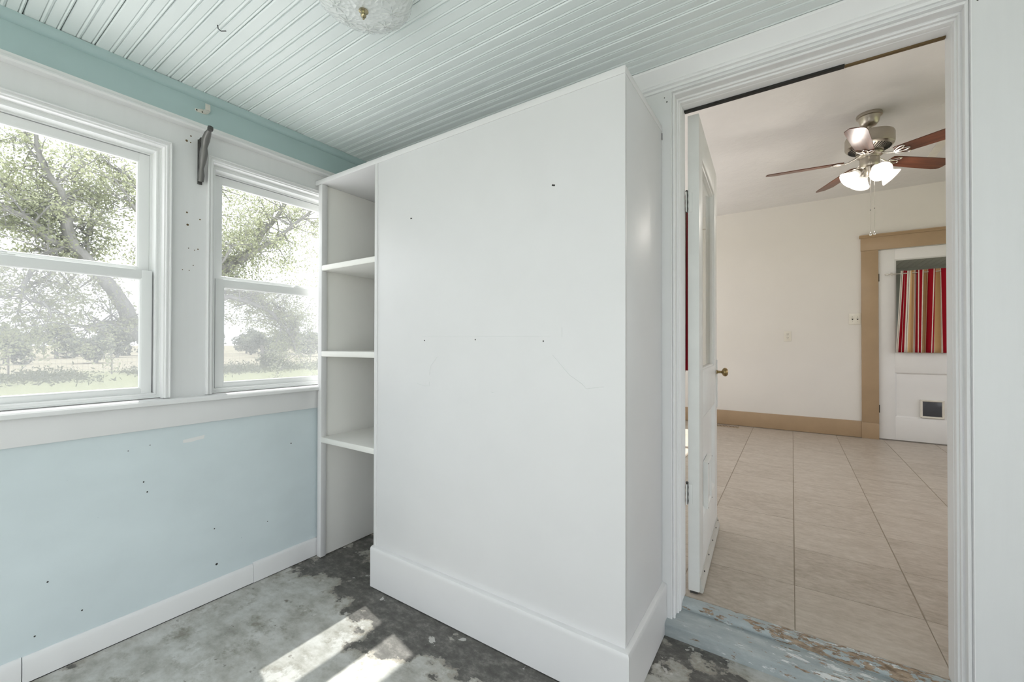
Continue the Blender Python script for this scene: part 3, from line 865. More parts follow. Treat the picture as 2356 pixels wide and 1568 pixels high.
# lock case, knob, bottom sweep
MB().bbox(0.765, 0.807, -0.005, 0.0, 0.72, 1.005, 0.0015).build('lock_plate', 'door1', d1)
kn = MB()
Mx = Matrix.Rotation(PI / 2, 3, 'X')
kn.lathe([(0.0001, 0.002), (0.012, 0.002), (0.012, 0.006), (0.008, 0.008), (0.007, 0.028), (0.012, 0.031), (0.021, 0.036), (0.026, 0.045), (0.024, 0.054), (0.016, 0.061), (0.0001, 0.063)], (0.735, -0.003, 0.935), 20, Mx)
kn.build('door_knob', 'brass', d1)
sw = MB()
sw.prism([(0.0, 0.055), (-0.004, 0.055), (-0.006, 0.030), (-0.012, 0.022), (-0.016, 0.012), (-0.015, 0.002), (-0.010, -0.006), (0.0, -0.006)], 'x', 0.012, 0.80)
swo = sw.build('door_sweep', 'sweep', d1)
for x in (0.12, 0.30, 0.48, 0.66, 0.78):
    MB().sphere((x, -0.0055, 0.042), 0.004, 8, 5).build('screw', 'dark', swo)
MB().box(0.004, 0.80, 0.008, 0.040, -0.011, 0.0).build('bottom_channel', 'iron', d1)

d2, xz = make_door(2, (DX1 + 0.003, E + 0.004, ZK + 0.012), 0.0, 0.826, 2.205, (0.142, 0.69, 1.004, 2.085), (0.262, 0.775), (0.352, 0.546, 0.275, 0.478), 'kdoor',
                   'closed white glazed door with dark pet flap in the far kitchen wall', True)
for z in (1.885, 0.345):
    MB().bbox(-0.006, 0.006, -0.006, 0.004, z - 0.045, z + 0.045, 0.0015).build('hinge', 'dark', d2)

# ================================================================== CURTAINS
def make_curtain(name, W, H, folds, seed, flare=0.03):
    r = random.Random(seed)
    nx, nz = 160, 14
    ph = [r.uniform(0, 6.28) for _ in range(4)]
    vs, fs, uvs = [], [], []
    for j in range(nz + 1):
        t = j / nz                    # 0 top .. 1 bottom
        for i in range(nx + 1):
            u = i / nx
            a = u * folds * 2 * PI
            amp = 0.027 + 0.008 * math.sin(u * 9 + ph[0])
            y = amp * math.sin(a + 0.5 * math.sin(u * 7 + ph[1]) + 0.5 * t * math.sin(u * 11 + ph[3]))
            x = u * W + 0.010 * math.sin(2 * a + ph[2]) * (1 - 0.4 * t) + (u - 0.62) * flare * t * 2 + 0.012 * t * math.sin(u * 14 + ph[1])
            z = H * (1 - t) + 0.004 * math.sin(a) * (1 - t)
            vs.append((x, y, z)); uvs.append((u, t))
    for j in range(nz):
        for i in range(nx):
            a = j * (nx + 1) + i
            fs.append((a, a + 1, a + nx + 2, a + nx + 1))
    me = bpy.data.meshes.new(name)
    me.from_pydata(vs, [], fs)
    uvl = me.uv_layers.new(name='UVMap')
    for lp in me.loops:
        uvl.data[lp.index].uv = uvs[lp.vertex_index]
    for p in me.polygons:
        p.use_smooth = True
    me.materials.append(MAT['curtain'])
    o = link(name, me)
    sm = o.modifiers.new('thickness', 'SOLIDIFY'); sm.thickness = 0.0015
    return o
def rod(parts_parent, x0, x1, y, z, wall_y):
    mb = MB().tube([(x0, y, z), (x1, y, z)], 0.0055, 10)
    mb.build('rod', 'silver', parts_parent)
    for x, s in ((x0, -1), (x1, 1)):
        MB().lathe([(0.0001, 0.0), (0.007, 0.001), (0.010, 0.008), (0.006, 0.014), (0.009, 0.020), (0.007, 0.028), (0.0001, 0.032)], (x, y, z), 10, Matrix.Rotation(s * PI / 2, 3, 'Y')).build('finial', 'silver', parts_parent)
    for x in (x0 + 0.035, x1 - 0.035):
        b = MB().bbox(x - 0.010, x + 0.010, wall_y - 0.004, wall_y, z - 0.022, z + 0.022, 0.001)
        b.tube([(x, wall_y - 0.002, z), (x, y, z)], 0.004, 8)
        b.sphere((x, y, z), 0.010, 10, 6)
        b.build('bracket', 'silver', parts_parent)
r2 = empty('curtain_rod'); tag(r2, 'thin nickel curtain rod across the glass of the closed far door', 'curtain rod')
rod(r2, 0.928, 1.62, E - 0.040, 2.012, E + 0.004)
cu2 = make_curtain('curtain', 0.53, 0.93, 5.6, 5)
cu2.location = (1.045, E - 0.040, 1.112)
tag(cu2, 'red, tan and white striped curtain hanging over the far door glass', 'curtain')
r1 = empty('curtain_rod', D1L, math.radians(92.72)); tag(r1, 'nickel curtain rod on the kitchen side of the open door', 'curtain rod')
rod(r1, 0.07, 0.745, 0.090, 1.785, 0.047)
r1.scale = (1, 1, 1)
cu1 = make_curtain('curtain', 0.60, 0.84, 6.2, 9)
tag(cu1, 'red striped curtain seen as a dark sliver behind the open door edge', 'curtain')
cu1.location = Vector(D1L) + Matrix.Rotation(math.radians(92.72), 3, 'Z') @ Vector((0.045, 0.090, 0.97))
cu1.rotation_euler = (0, 0, math.radians(92.72))

# ================================================================== BUILT-IN CABINET
C = 1.3538
XL, XP, XRC, ZTOP, ZB = -2.2305, -1.731, -0.4567, 2.1261, 0.2003
cab = empty('shelf_cabinet', ((XL + XRC) / 2, (C + D) / 2, 0))
tag(cab, 'tall white built-in cabinet with open shelves at its left end', 'cabinet')
off = Matrix.Translation(-Vector(cab.location))
def cpart(mb, name, mat='cabinet', angle=40):
    return mb.xf(off).build(name, mat, cab, angle)
cpart(MB().bbox(XP, XRC, C, C + 0.018, 0.0, ZTOP - 0.026, 0.0015), 'front_panel')
cpart(MB().bbox(XRC - 0.018, XRC - 0.0004, C + 0.0184, D - 0.001, 0.0, ZTOP - 0.026, 0.0015), 'side_panel')
cpart(MB().bbox(-2.258, XRC + 0.001, C - 0.002, D - 0.001, ZTOP - 0.026, ZTOP, 0.002), 'top_board')
cpart(MB().bbox(XL, XL + 0.036, C, C + 0.034, 0.003, ZTOP - 0.0265, 0.003), 'corner_post')
cpart(MB().bbox(XL + 0.012, XL + 0.026, C + 0.034, D - 0.001, 0.004, ZTOP - 0.0265, 0.001), 'end_panel', 'shelfbright')
cpart(MB().bbox(XP - 0.001, XP + 0.020, C - 0.004, C + 0.016, ZB, ZTOP - 0.0265, 0.002), 'edge_strip')
cpart(MB().bbox(-1.25, -1.232, C + 0.02, D - 0.001, 0.0, ZTOP - 0.0265, 0.001), 'partition')
for z in (1.6409, 1.1594, 0.6768):
    cpart(MB().bbox(XL + 0.0262, -1.251, C + 0.001, D - 0.001, z - 0.031, z, 0.005), 'shelf', 'shelfbright')
# base trim with rounded cap, mitred round the corner
bprof = [(0.0, 0.004), (0.020, 0.004), (0.020, ZB - 0.022), (0.0205, ZB - 0.012), (0.017, ZB - 0.004), (0.010, ZB - 0.001), (0.0, ZB)]
bt = MB()
vs, fs = [], []
for o_, z in bprof:
    vs += [(XP - 0.004, C - o_, z), (XRC + o_ * 0.9, C - o_, z), (XRC + o_ * 0.9, D - 0.001, z)]
for i in range(len(bprof) - 1):
    for k in range(2):
        fs.append((i * 3 + k, i * 3 + k + 1, (i + 1) * 3 + k + 1, (i + 1) * 3 + k))
bt.add(vs, fs)
bt.add([(XP - 0.004, C - o_, z) for o_, z in bprof], [tuple(range(len(bprof)))])
bt.add([(XRC + o_ * 0.9, D - 0.001, z) for o_, z in bprof], [tuple(range(len(bprof)))])
cpart(bt, 'base_trim', 'cabinet', 30)
# nail holes and scuffs
for (xx, zz, r) in [(-1.476, 1.785, 0.0035), (-1.470, 1.784, 0.0025), (-0.728, 1.783, 0.004), (-0.722, 1.781, 0.004), (-1.385, 1.215, 0.003), (-1.09, 1.218, 0.003), (-0.767, 1.211, 0.003)]:
    cpart(MB().lathe([(0.0001, 0.0014), (r * 0.7, 0.0012), (r, 0.0)], (xx, C, zz), 8, Matrix.Rotation(PI / 2, 3, 'X')), 'nail_hole', 'dark')
MAT['scuff'] = simple('grey_scuff', (0.72, 0.73, 0.72), 0.6)
def scuff(pts, r=0.0007):
    cpart(MB().tube([(x, C - 0.0001, z) for x, z in pts], r, 5), 'scuff_line', 'scuff')
scuff([(-1.401, 1.233), (-1.2, 1.232), (-1.0, 1.231), (-0.736, 1.228)])
scuff([(-1.431, 1.018), (-1.38, 1.010), (-1.353, 1.012), (-1.353, 1.03)], 0.001)
scuff([(-1.353, 1.06), (-1.345, 1.10), (-1.305, 1.143)], 0.0009)
scuff([(-0.728, 1.16), (-0.66, 1.09), (-0.61, 1.06), (-0.596, 1.045), (-0.53, 1.055)], 0.001)
scuff([(-1.005, 1.006), (-0.995, 1.005)], 0.0015)
scuff([(-0.69, 1.26), (-0.69, 1.225)], 0.0009)
cpart(MB().box(XRC - 0.0008, XRC + 0.0012, D - 0.006, D - 0.0015, 2.068, 2.096), 'open_joint', 'dark')

# ================================================================== CEILING LIGHT ON THE PORCH
LX, LY = -1.118, 0.826
cl = empty('ceiling_light', (LX, LY, ZC))
tag(cl, 'pressed glass bowl ceiling light with brass finial', 'ceiling light')
def scal(a, r, z):
    k = max(0.0, (r - 0.05) / 0.10)
    return 1 + 0.028 * k * abs(math.cos(a * 8)) - 0.014 * k + 0.006 * k * math.cos(a * 48)
pr = []
for i in range(13):
    t = i / 12
    r = 0.012 + 0.136 * math.sin(t * PI / 2)
    z = -0.102 + 0.052 * (1 - math.cos(t * PI / 2)) ** 1.2
    pr.append((r, z))
pr.append((0.150, -0.046))
inner = [(r * 0.965, z + 0.004) for r, z in reversed(pr)]
MB().lathe(pr + inner, (0, 0, 0), 192, None, scal).build('glass_bowl', 'pressed', cl, 70)
# cut star rays standing proud of the bowl
bowl_rays = MB()
for s in range(8):
    a0 = s * PI / 4
    cx_, cy_ = 0.085 * math.cos(a0), 0.085 * math.sin(a0)
    for q in range(8):
        b0 = q * PI / 4 + a0
        p0 = (cx_ + 0.006 * math.cos(b0), cy_ + 0.006 * math.sin(b0)); p1 = (cx_ + 0.030 * math.cos(b0), cy_ + 0.030 * math.sin(b0))
        pts = []
        for (px_, py_) in (p0, p1):
            rr = min(0.147, math.hypot(px_, py_)); tt = math.asin(min(1, max(0, (rr - 0.012) / 0.136))) / (PI / 2)
            pts.append((px_, py_, -0.1035 + 0.052 * (1 - math.cos(tt * PI / 2)) ** 1.2))
        bowl_rays.tube(pts, [0.0036, 0.0014], 5)
bowl_rays.build('cut_star_rays', 'pressed', cl, 60)['kind'] = 'stuff'
MB().lathe([(0.0001, 0.0), (0.060, 0.0), (0.060, -0.010), (0.045, -0.020), (0.012, -0.024), (0.0045, -0.026), (0.0045, -0.100), (0.0001, -0.100)], (0, 0, -0.0008), 24).build('mounting_plate', 'goldbrass', cl)
MB().lathe([(0.0001, -0.100), (0.014, -0.101), (0.015, -0.104), (0.008, -0.107), (0.006, -0.112), (0.009, -0.116), (0.0075, -0.121), (0.003, -0.124), (0.0035, -0.128), (0.0001, -0.131)], (0, 0, 0), 16).build('finial', 'goldbrass', cl)
MB().sphere((0.035, 0.0, -0.062), 0.024, 12, 8).build('light_bulb', 'vinyl', cl)

# ================================================================== SMALL THINGS ON THE WINDOW WALL
bk = empty('shelf_bracket', (XW, 0.792, 1.93))
tag(bk, 'dark weathered scroll metal shelf bracket on the post between windows', 'bracket')
MB().bbox(0.0, 0.006, -0.009, 0.009, 0.0, 0.205, 0.002).build('back_plate', 'iron', bk)
arm = MB()
arm.tube([(0.010, 0.0, 0.012), (0.018, 0.0, 0.04), (0.020, 0.0, 0.07), (0.032, 0.0, 0.10), (0.046, 0.0, 0.135), (0.050, 0.0, 0.16), (0.066, 0.0, 0.19), (0.088, 0.0, 0.212), (0.105, 0.0, 0.222)],
         [0.012, 0.013, 0.009, 0.014, 0.016, 0.012, 0.016, 0.013, 0.008], 10)
arm.build('scroll_arm', 'ironlight', bk)
MB().tube([(0.006, 0.0, 0.125), (0.012, 0.0, 0.185), (0.028, 0.0, 0.198), (0.048, 0.0, 0.176)], [0.007, 0.012, 0.012, 0.009], 8).build('inner_scroll', 'iron', bk)
MB().lathe([(0.0001, -0.009), (0.011, -0.008), (0.013, 0.0), (0.011, 0.008), (0.0001, 0.009)], (0.113, 0.0, 0.226), 14, Matrix.Rotation(PI / 2, 3, 'X')).build('rod_cup', 'iron', bk)
for z in (0.05, 0.195):
    MB().sphere((0.006, -0.006 if z < 0.1 else 0.006, z), 0.003, 8, 5).build('screw', 'dark', bk)

clip = empty('metal_clip', (XW + 0.007, 0.80, 2.272))
tag(clip, 'small bent ivory metal clip screwed to the aqua frieze', 'clip')
cm = MB()
cm.prism([(-0.030, -0.010), (-0.020, -0.014), (0.012, -0.012), (0.020, -0.006), (0.020, 0.008), (-0.004, 0.006), (-0.022, -0.001), (-0.030, -0.002)], 'x', 0.0, 0.0022)
cm.build('base_strip', 'clipmetal', clip)
MB().prism([(0.0022, -0.006), (0.004, -0.008), (0.030, -0.004), (0.030, -0.002), (0.005, -0.005), (0.0022, -0.003)], 'y', -0.002, 0.020).build('bent_lip', 'clipmetal', clip)
MB().bbox(0.028, 0.030, 0.000, 0.020, -0.004, 0.026, 0.0006).build('upright_tab', 'clipmetal', clip)
for y in (-0.024, -0.002):
    MB().sphere((0.003, y, -0.007), 0.0032, 8, 5).build('screw', 'dark', clip)

tp = MB()
tp.add([(XW + 0.0042, 0.735, 0.770), (XW + 0.0042, 0.818, 0.778), (XW + 0.0042, 0.815, 0.762), (XW + 0.0042, 0.790, 0.760), (XW + 0.0042, 0.765, 0.755), (XW + 0.0042, 0.735, 0.757),
        (XW + 0.005, 0.735, 0.770), (XW + 0.005, 0.818, 0.778), (XW + 0.005, 0.815, 0.762), (XW + 0.005, 0.790, 0.760), (XW + 0.005, 0.765, 0.755), (XW + 0.005, 0.735, 0.757)],
       [(0, 1, 2, 3, 4, 5), (6, 7, 8, 9, 10, 11)] + [(i, (i + 1) % 6, 6 + (i + 1) % 6, 6 + i) for i in range(6)])
tag(tp.build('tape_scrap', 'vinyl'), 'torn scrap of white tape on the blue panel', 'tape')
tag(w_.build('loose_wire', 'black'), 'short black wire poking out of the beadboard ceiling', 'wire')

# ================================================================== KITCHEN FITTINGS
ot = empty('wall_outlet', (-0.045, E, 1.307)); tag(ot, 'ivory wall outlet on the cream kitchen wall', 'outlet')
MB().bbox(-0.0395, 0.0395, -0.007, 0.0, -0.066, 0.066, 0.003).build('cover_plate', 'plate', ot)
for z in (0.024, -0.024):
    f_ = MB().bbox(-0.017, 0.017, -0.010, -0.006, z - 0.018, z + 0.018, 0.003).build('socket_face', 'plate', ot)
    for x in (-0.007, 0.007):
        MB().box(x - 0.0018, x + 0.0018, -0.0106, -0.0098, z - 0.002, z + 0.010).build('slot', 'slot', f_)
    MB().lathe([(0.0001, 0.0105), (0.0028, 0.0105), (0.0028, 0.0098)], (0, 0, z - 0.009), 8, Matrix.Rotation(PI / 2, 3, 'X')).build('slot', 'slot', f_)
MB().sphere((0, -0.0075, 0), 0.003, 8, 5).build('screw', 'silver', ot)
swp = empty('light_switch', (0.632, E, 1.508)); tag(swp, 'ivory double switch plate beside the tan door casing', 'light switch')
MB().bbox(-0.058, 0.057, -0.007, 0.0, -0.066, 0.066, 0.003).build('cover_plate', 'plate', swp)
for x in (-0.024, 0.024):
    MB().bbox(x - 0.006, x + 0.006, -0.009, -0.006, -0.013, 0.013, 0.001).build('switch_slot', 'slot', swp)
    MB().bbox(x - 0.0042, x + 0.0042, -0.018, -0.006, 0.001, 0.010, 0.0015).build('toggle', 'plate', swp)
    for z in (0.030, -0.030):
        MB().sphere((x, -0.0072, z), 0.003, 8, 5).build('screw', 'silver', swp)
tag(MB().box(1.085, 1.15, 5.05, 5.75, ZKC - 0.004, ZKC - 0.0005).build('trim_10', 'clipmetal'), 'pale strip across the kitchen ceiling behind the fan', 'trim', 'structure')
fv = empty('floor_vent', (-0.735, 6.315, ZK)); tag(fv, 'tan slotted floor register beside the kitchen baseboard', 'floor vent')
MB().bbox(-0.15, 0.15, -0.06, 0.06, 0.0005, 0.006, 0.002).build('register_plate', 'ventmetal', fv)
for i in range(16):
    for r_ in (-0.022, 0.022):
        MB().box(-0.132 + i * 0.0175, -0.124 + i * 0.0175, r_ - 0.018, r_ + 0.018, 0.0055, 0.0068).build('slot', 'slot', fv)

# ------------------------------------------------------------------ ceiling fan
FX, FY = 0.509, 4.274
fan = empty('ceiling_fan', (FX, FY, ZKC))
tag(fan, 'brushed nickel ceiling fan with five cherry wood blades and four lit shades', 'ceiling fan')
zz = lambda z: z - ZKC
MB().lathe([(0.0001, 0.0), (0.080, -0.0005), (0.082, -0.008), (0.080, -0.022), (0.070, -0.026), (0.066, -0.040), (0.058, -0.072), (0.044, -0.090), (0.020, -0.096), (0.0001, -0.096)], (0, 0, 0), 32).build('canopy', 'nickel', fan)
MB().tube([(0, 0, -0.09), (0, 0, zz(2.845))], 0.0135, 14).build('downrod', 'nickel', fan)
MB().lathe([(0.0001, zz(2.856)), (0.035, zz(2.856)), (0.045, zz(2.852)), (0.130, zz(2.846)), (0.148, zz(2.838)), (0.153, zz(2.826)), (0.153, zz(2.760)), (0.150, zz(2.748)), (0.138, zz(2.736)), (0.078, zz(2.706)), (0.070, zz(2.700)), (0.0001, zz(2.700))], (0, 0, 0), 40).build('motor_housing', 'nickel', fan, 30)
sl = MB()
for i in range(40):
    a = 2 * PI * i / 40
    r0, r1 = 0.088, 0.132
    tw = 0.16
    p0 = (r0 * math.cos(a), r0 * math.sin(a), zz(2.7095)); p1 = (r1 * math.cos(a + tw), r1 * math.sin(a + tw), zz(2.7315))
    sl.tube([p0, p1], [0.0018, 0.0032], 5)
slo = sl.build('vent_slots', 'dark', fan); slo['kind'] = 'stuff'
MB().lathe([(0.0001, zz(2.702)), (0.082, zz(2.702)), (0.086, zz(2.690)), (0.080, zz(2.676)), (0.060, zz(2.670)), (0.058, zz(2.664)), (0.062, zz(2.655)), (0.062, zz(2.605)), (0.056, zz(2.592)), (0.040, zz(2.586)), (0.030, zz(2.560)), (0.022, zz(2.530)), (0.016, zz(2.522)), (0.0001, zz(2.520))], (0, 0, 0), 28).build('switch_housing', 'nickel', fan, 30)
# blades with irons
blade_prof = []
L0, L1 = 0.165, 0.695
outl = [(L0, -0.050), (L0 + 0.02, -0.056), (L0 + 0.25, -0.064), (L1 - 0.085, -0.068), (L1 - 0.06, -0.0665), (L1 - 0.004, -0.030), (L1, -0.018), (L1, 0.030), (L1 - 0.006, 0.050), (L1 - 0.02, 0.060), (L1 - 0.06, 0.066), (L0 + 0.25, 0.062), (L0 + 0.02, 0.054), (L0, 0.048)]
bmb = MB().prism(outl, 'z', -0.003, 0.003)
blade_me = bmb.mesh('fan_blade', 'blade', 30)
ir = MB()
ir.tube([(0.070, 0, 0.030), (0.100, 0, 0.012), (0.135, 0, -0.002), (0.165, 0, -0.006)], [0.008, 0.007, 0.006, 0.006], 8)
def ring(cx, cy, a, b, rot, r=0.0042):
    pts = []
    for i in range(21):
        w = 2 * PI * i / 20
        x, y = a * math.cos(w), b * math.sin(w)
        pts.append((cx + x * math.cos(rot) - y * math.sin(rot), cy + x * math.sin(rot) + y * math.cos(rot), -0.007))
    ir.tube(pts, r, 7, False)
ring(0.205, 0.0, 0.042, 0.016, 0.0)
ring(0.195, 0.027, 0.042, 0.014, 0.55)
ring(0.195, -0.027, 0.042, 0.014, -0.55)
iron_me = ir.mesh('blade_iron', 'silver', 50)
for i, ang in enumerate((-103, -31, 41, 113, 185)):
    e = bpy.data.objects.new('fan_blade', blade_me); COL.objects.link(e); e.parent = fan
    e.location = (0, 0, zz(2.652))
    e.rotation_euler = (Matrix.Rotation(math.radians(ang), 3, 'Z') @ Matrix.Rotation(math.radians(-12), 3, 'X')).to_euler()
    b2 = bpy.data.objects.new('blade_iron', iron_me); COL.objects.link(b2); b2.parent = e
# light kit
shade_prof = [(0.018, 0.0), (0.026, -0.004), (0.030, -0.014), (0.033, -0.030), (0.042, -0.052), (0.054, -0.072), (0.066, -0.088), (0.072, -0.098)]
shade_in = [(r - 0.0025, z + 0.0008) for r, z in reversed(shade_prof)]
shade_me = MB().lathe(shade_prof + shade_in, (0, 0, 0), 28).mesh('lamp_shade', 'shade', 60)
cup_me = MB().lathe([(0.0001, 0.030), (0.012, 0.028), (0.016, 0.012), (0.022, 0.006), (0.024, -0.006), (0.0001, -0.006)], (0, 0, 0), 18).mesh('shade_holder', 'nickel')
bulb_me = MB().lathe([(0.0001, -0.008), (0.010, -0.010), (0.011, -0.022), (0.017, -0.036), (0.018, -0.048), (0.012, -0.062), (0.0001, -0.068)], (0, 0, 0), 16).mesh('light_bulb', 'bulb', 60)
for ang in (-70, 20, 110, 200):
    a = math.radians(ang)
    R = Matrix.Rotation(a, 3, 'Z') @ Matrix.Rotation(math.radians(-50), 3, 'Y')
    base = Vector((0.072 * math.cos(a), 0.072 * math.sin(a), zz(2.560)))
    so = link('lamp_shade', shade_me, fan); so.location = base; so.rotation_euler = R.to_euler()
    ho = link('shade_holder', cup_me, so)
    bo = link('light_bulb', bulb_me, so)
    lp = bpy.data.lights.new('fan_bulb_light', 'POINT'); lp.energy = 4.3; lp.color = (1.0, 0.94, 0.87); lp.shadow_soft_size = 0.03
    lo = bpy.data.objects.new('fan_bulb_light', lp); COL.objects.link(lo)
    lo.location = Vector((FX, FY, ZKC)) + base + R @ Vector((0, 0, -0.088))
for (dx, dy, zend, zc_) in ((-0.004, -0.075, 2.055, 2.235), (0.022, -0.055, 2.062, 2.25)):
    ch = MB().tube([(dx, dy, zz(2.61)), (dx, dy, zz(zend))], 0.0012, 6).build('pull_chain', 'silver', fan)
    MB().lathe([(0.0001, 0.012), (0.003, 0.010), (0.0065, -0.002), (0.008, -0.010), (0.006, -0.017), (0.0001, -0.019)], (dx, dy, zz(zend)), 12).build('chain_pull', 'silver', ch)
    MB().sphere((dx, dy, zz(zc_)), 0.004, 8, 6).build('chain_joint', 'iron', ch)

# ================================================================== OUTSIDE
GZ = -0.5
gm = MB()
gm.add([(-400, -400, GZ), (400, -400, GZ), (400, 400, GZ), (-400, 400, GZ)], [(0, 1, 2, 3)])
tag(gm.build('ground', 'ground'), 'sunlit lawn running out to a dry grass field', 'ground', 'structure')

tag(MB().box(-12.0, 6.0, -10.0, YR - 0.16, GZ, GZ + 0.02).box(-9.5, XW - 0.155, YR - 0.16, 12.0, GZ, GZ + 0.02).build('bounce_ground', 'bounce_ground'),  # unseen pale ground added to bounce sunlight up to the ceiling
    'unseen pale ground added around the porch to bounce sunlight inside', 'bounce ground', 'structure')

def quads_mesh(name, pts, size, mat, flat=0.0, aspect=0.55):
    """many small leaf rhombs at random orientation"""
    n = len(pts)
    pts = np.asarray(pts, float)
    a = rng.normal(size=(n, 3)); a[:, 2] *= (1 - flat); a /= np.linalg.norm(a, axis=1)[:, None]
    b = rng.normal(size=(n, 3)); b -= (b * a).sum(1)[:, None] * a; b /= np.linalg.norm(b, axis=1)[:, None]
    s = (size * rng.uniform(0.6, 1.3, n))[:, None]
    v = np.stack([pts - a * s, pts - b * s * aspect, pts + a * s, pts + b * s * aspect], 1).reshape(-1, 3)
    me = bpy.data.meshes.new(name)
    me.vertices.add(4 * n); me.vertices.foreach_set('co', v.ravel())
    me.loops.add(4 * n); me.loops.foreach_set('vertex_index', np.arange(4 * n, dtype=np.int32))
    me.polygons.add(n); me.polygons.foreach_set('loop_start', np.arange(0, 4 * n, 4, dtype=np.int32))
    me.update(calc_edges=True)
    me.materials.append(MAT[mat])
    return me

# --- the big spreading tree; limbs as (y, z) runs, x drifting around the trunk
TX0 = -12.0
LIMBS = {
 'trunk': ([(3.79, -0.6), (3.76, 0.0), (3.78, 0.48), (3.82, 1.0)], 0.30, 0.24, 0.0),
 'L1': ([(3.80, 0.55), (3.28, 1.15), (3.0, 1.6), (2.85, 1.94), (2.64, 2.33), (2.41, 2.64), (2.24, 2.87), (2.04, 3.09), (1.93, 3.53), (1.94, 3.73), (1.91, 3.94), (1.83, 4.19), (1.72, 4.32), (1.55, 4.7), (1.5, 5.1)], 0.19, 0.03, 0.3),
 'b1': ([(2.01, 3.08), (1.82, 3.16), (1.63, 3.24), (1.53, 3.35), (1.4, 3.46), (1.22, 3.52), (0.92, 3.68), (0.4, 3.9)], 0.075, 0.02, 0.7),
 'b2': ([(1.94, 3.67), (1.77, 3.68), (1.57, 3.79), (1.45, 3.95), (1.28, 4.05), (1.12, 4.1), (0.92, 4.14), (0.5, 4.3)], 0.05, 0.012, -0.5),
 'b3': ([(2.01, 3.06), (1.85, 3.03), (1.73, 2.96), (1.62, 2.86), (1.44, 2.75)], 0.055, 0.02, 0.4),
 'b4': ([(2.26, 2.89), (2.28, 3.44), (2.2, 3.57), (2.02, 3.72)], 0.04, 0.012, -0.3),
 'b4b': ([(2.28, 3.44), (2.35, 3.8), (2.51, 4.3), (2.57, 4.78)], 0.03, 0.01, -0.5),
 'b5': ([(3.75, 3.0), (3.4, 3.6), (3.03, 4.0), (2.88, 4.09), (2.74, 4.26), (2.5, 4.5)], 0.055, 0.012, 0.6),
 'b6': ([(3.7, 3.94), (3.26, 4.52), (3.02, 4.84), (2.9, 5.01), (2.74, 5.1), (2.4, 5.4)], 0.055, 0.012, -0.5),
 'lb': ([(2.94, 1.69), (2.69, 1.62), (2.45, 1.61), (2.26, 1.55), (2.13, 1.46)], 0.08, 0.025, 0.5),
 'd1': ([(1.62, 2.86), (1.48, 2.54), (1.37, 2.26), (1.36, 2.05), (1.45, 1.96), (1.55, 1.94), (1.63, 1.68)], 0.045, 0.012, 0.8),
 'd2': ([(1.95, 2.84), (1.76, 2.53), (1.56, 2.36), (1.45, 2.18), (1.42, 1.79), (1.53, 1.51)], 0.045, 0.012, -0.7),
 'R1': ([(3.80, 0.6), (3.92, 1.2), (4.19, 1.94), (4.5, 2.66), (4.8, 3.11), (5.08, 3.36), (5.56, 3.84), (5.83, 4.35), (6.19, 4.81), (6.57, 5.51)], 0.20, 0.04, -0.3),
 'R2': ([(5.08, 3.32), (5.56, 3.79), (6.06, 4.25), (6.45, 4.71), (6.84, 5.2)], 0.09, 0.02, 0.6),
 'R3': ([(4.1, 1.7), (4.41, 2.17), (4.8, 2.39), (5.26, 2.27), (5.76, 2.02), (5.99, 1.66), (6.21, 1.37), (6.3, 0.9)], 0.085, 0.02, 0.5),
 'R4': ([(4.41, 2.22), (4.73, 2.5), (5.19, 2.58), (5.76, 2.48), (6.21, 2.1), (6.6, 1.83)], 0.06, 0.015, -0.6),
 'R5': ([(5.9, 2.38), (6.12, 2.17), (6.25, 1.76), (6.33, 1.38)], 0.03, 0.012, 0.5),
 'R6': ([(4.3, 2.25), (4.45, 3.0), (4.65, 3.58), (5.13, 3.7)], 0.05, 0.012, 0.8),
 'U': ([(3.82, 0.9), (3.84, 2.12), (3.79, 3.14), (3.7, 4.35), (3.61, 5.34), (3.68, 6.38)], 0.17, 0.03, 0.2),
 'U2': ([(3.79, 3.14), (4.13, 4.04), (4.58, 4.92), (4.97, 5.6), (5.18, 6.36)], 0.09, 0.02, -0.6),
}
tree = empty('spreading_tree', (TX0, 3.79, GZ))
tag(tree, 'large spreading pecan tree with grey limbs close outside the windows', 'tree')
offT = Matrix.Translation(-Vector(tree.location))
tips = []
twigs = MB()
for nme, (pts, r0, r1, drift) in LIMBS.items():
    P = []
    n = len(pts)
    for i, (y, z) in enumerate(pts):
        P.append((TX0 + drift * (i / max(1, n - 1)) * 1.2, y, z))
    # smooth once
    Q = []
    for i in range(n - 1):
        Q.append(Vector(P[i])); Q.append((Vector(P[i]) + Vector(P[i + 1])) / 2 + Vector((random.gauss(0, 0.012), random.gauss(0, 0.012), random.gauss(0, 0.012))))
    Q.append(Vector(P[-1]))
    m = len(Q)
    rad = [r0 + (r1 - r0) * (i / (m - 1)) ** 0.8 for i in range(m)]
    mbq = MB().tube(Q, rad, 9)
    mbq.xf(offT).build('trunk' if nme == 'trunk' else 'limb', 'bark', tree)
    if nme != 'trunk':
        for i in range(2 if nme in ('L1', 'R1', 'U') else 1, m):
            frac = i / (m - 1)
            for _ in range((5 if nme[0] == 'R' else 3) if frac > 0.35 else 1):
                if nme in ('L1', 'R1', 'U') and Q[i].z < 2.4:
                    continue
                dr = Vector((random.gauss(-0.55, 0.7), random.gauss(0, 0.9), random.gauss(0.25 if nme[0] != 'd' else -0.3, 0.6))).normalized()
                ln = random.uniform(0.35, 1.0)
                tips.append((Q[i].copy(), dr, ln, min(rad[i] * 0.5, 0.022)))
leafpts = []
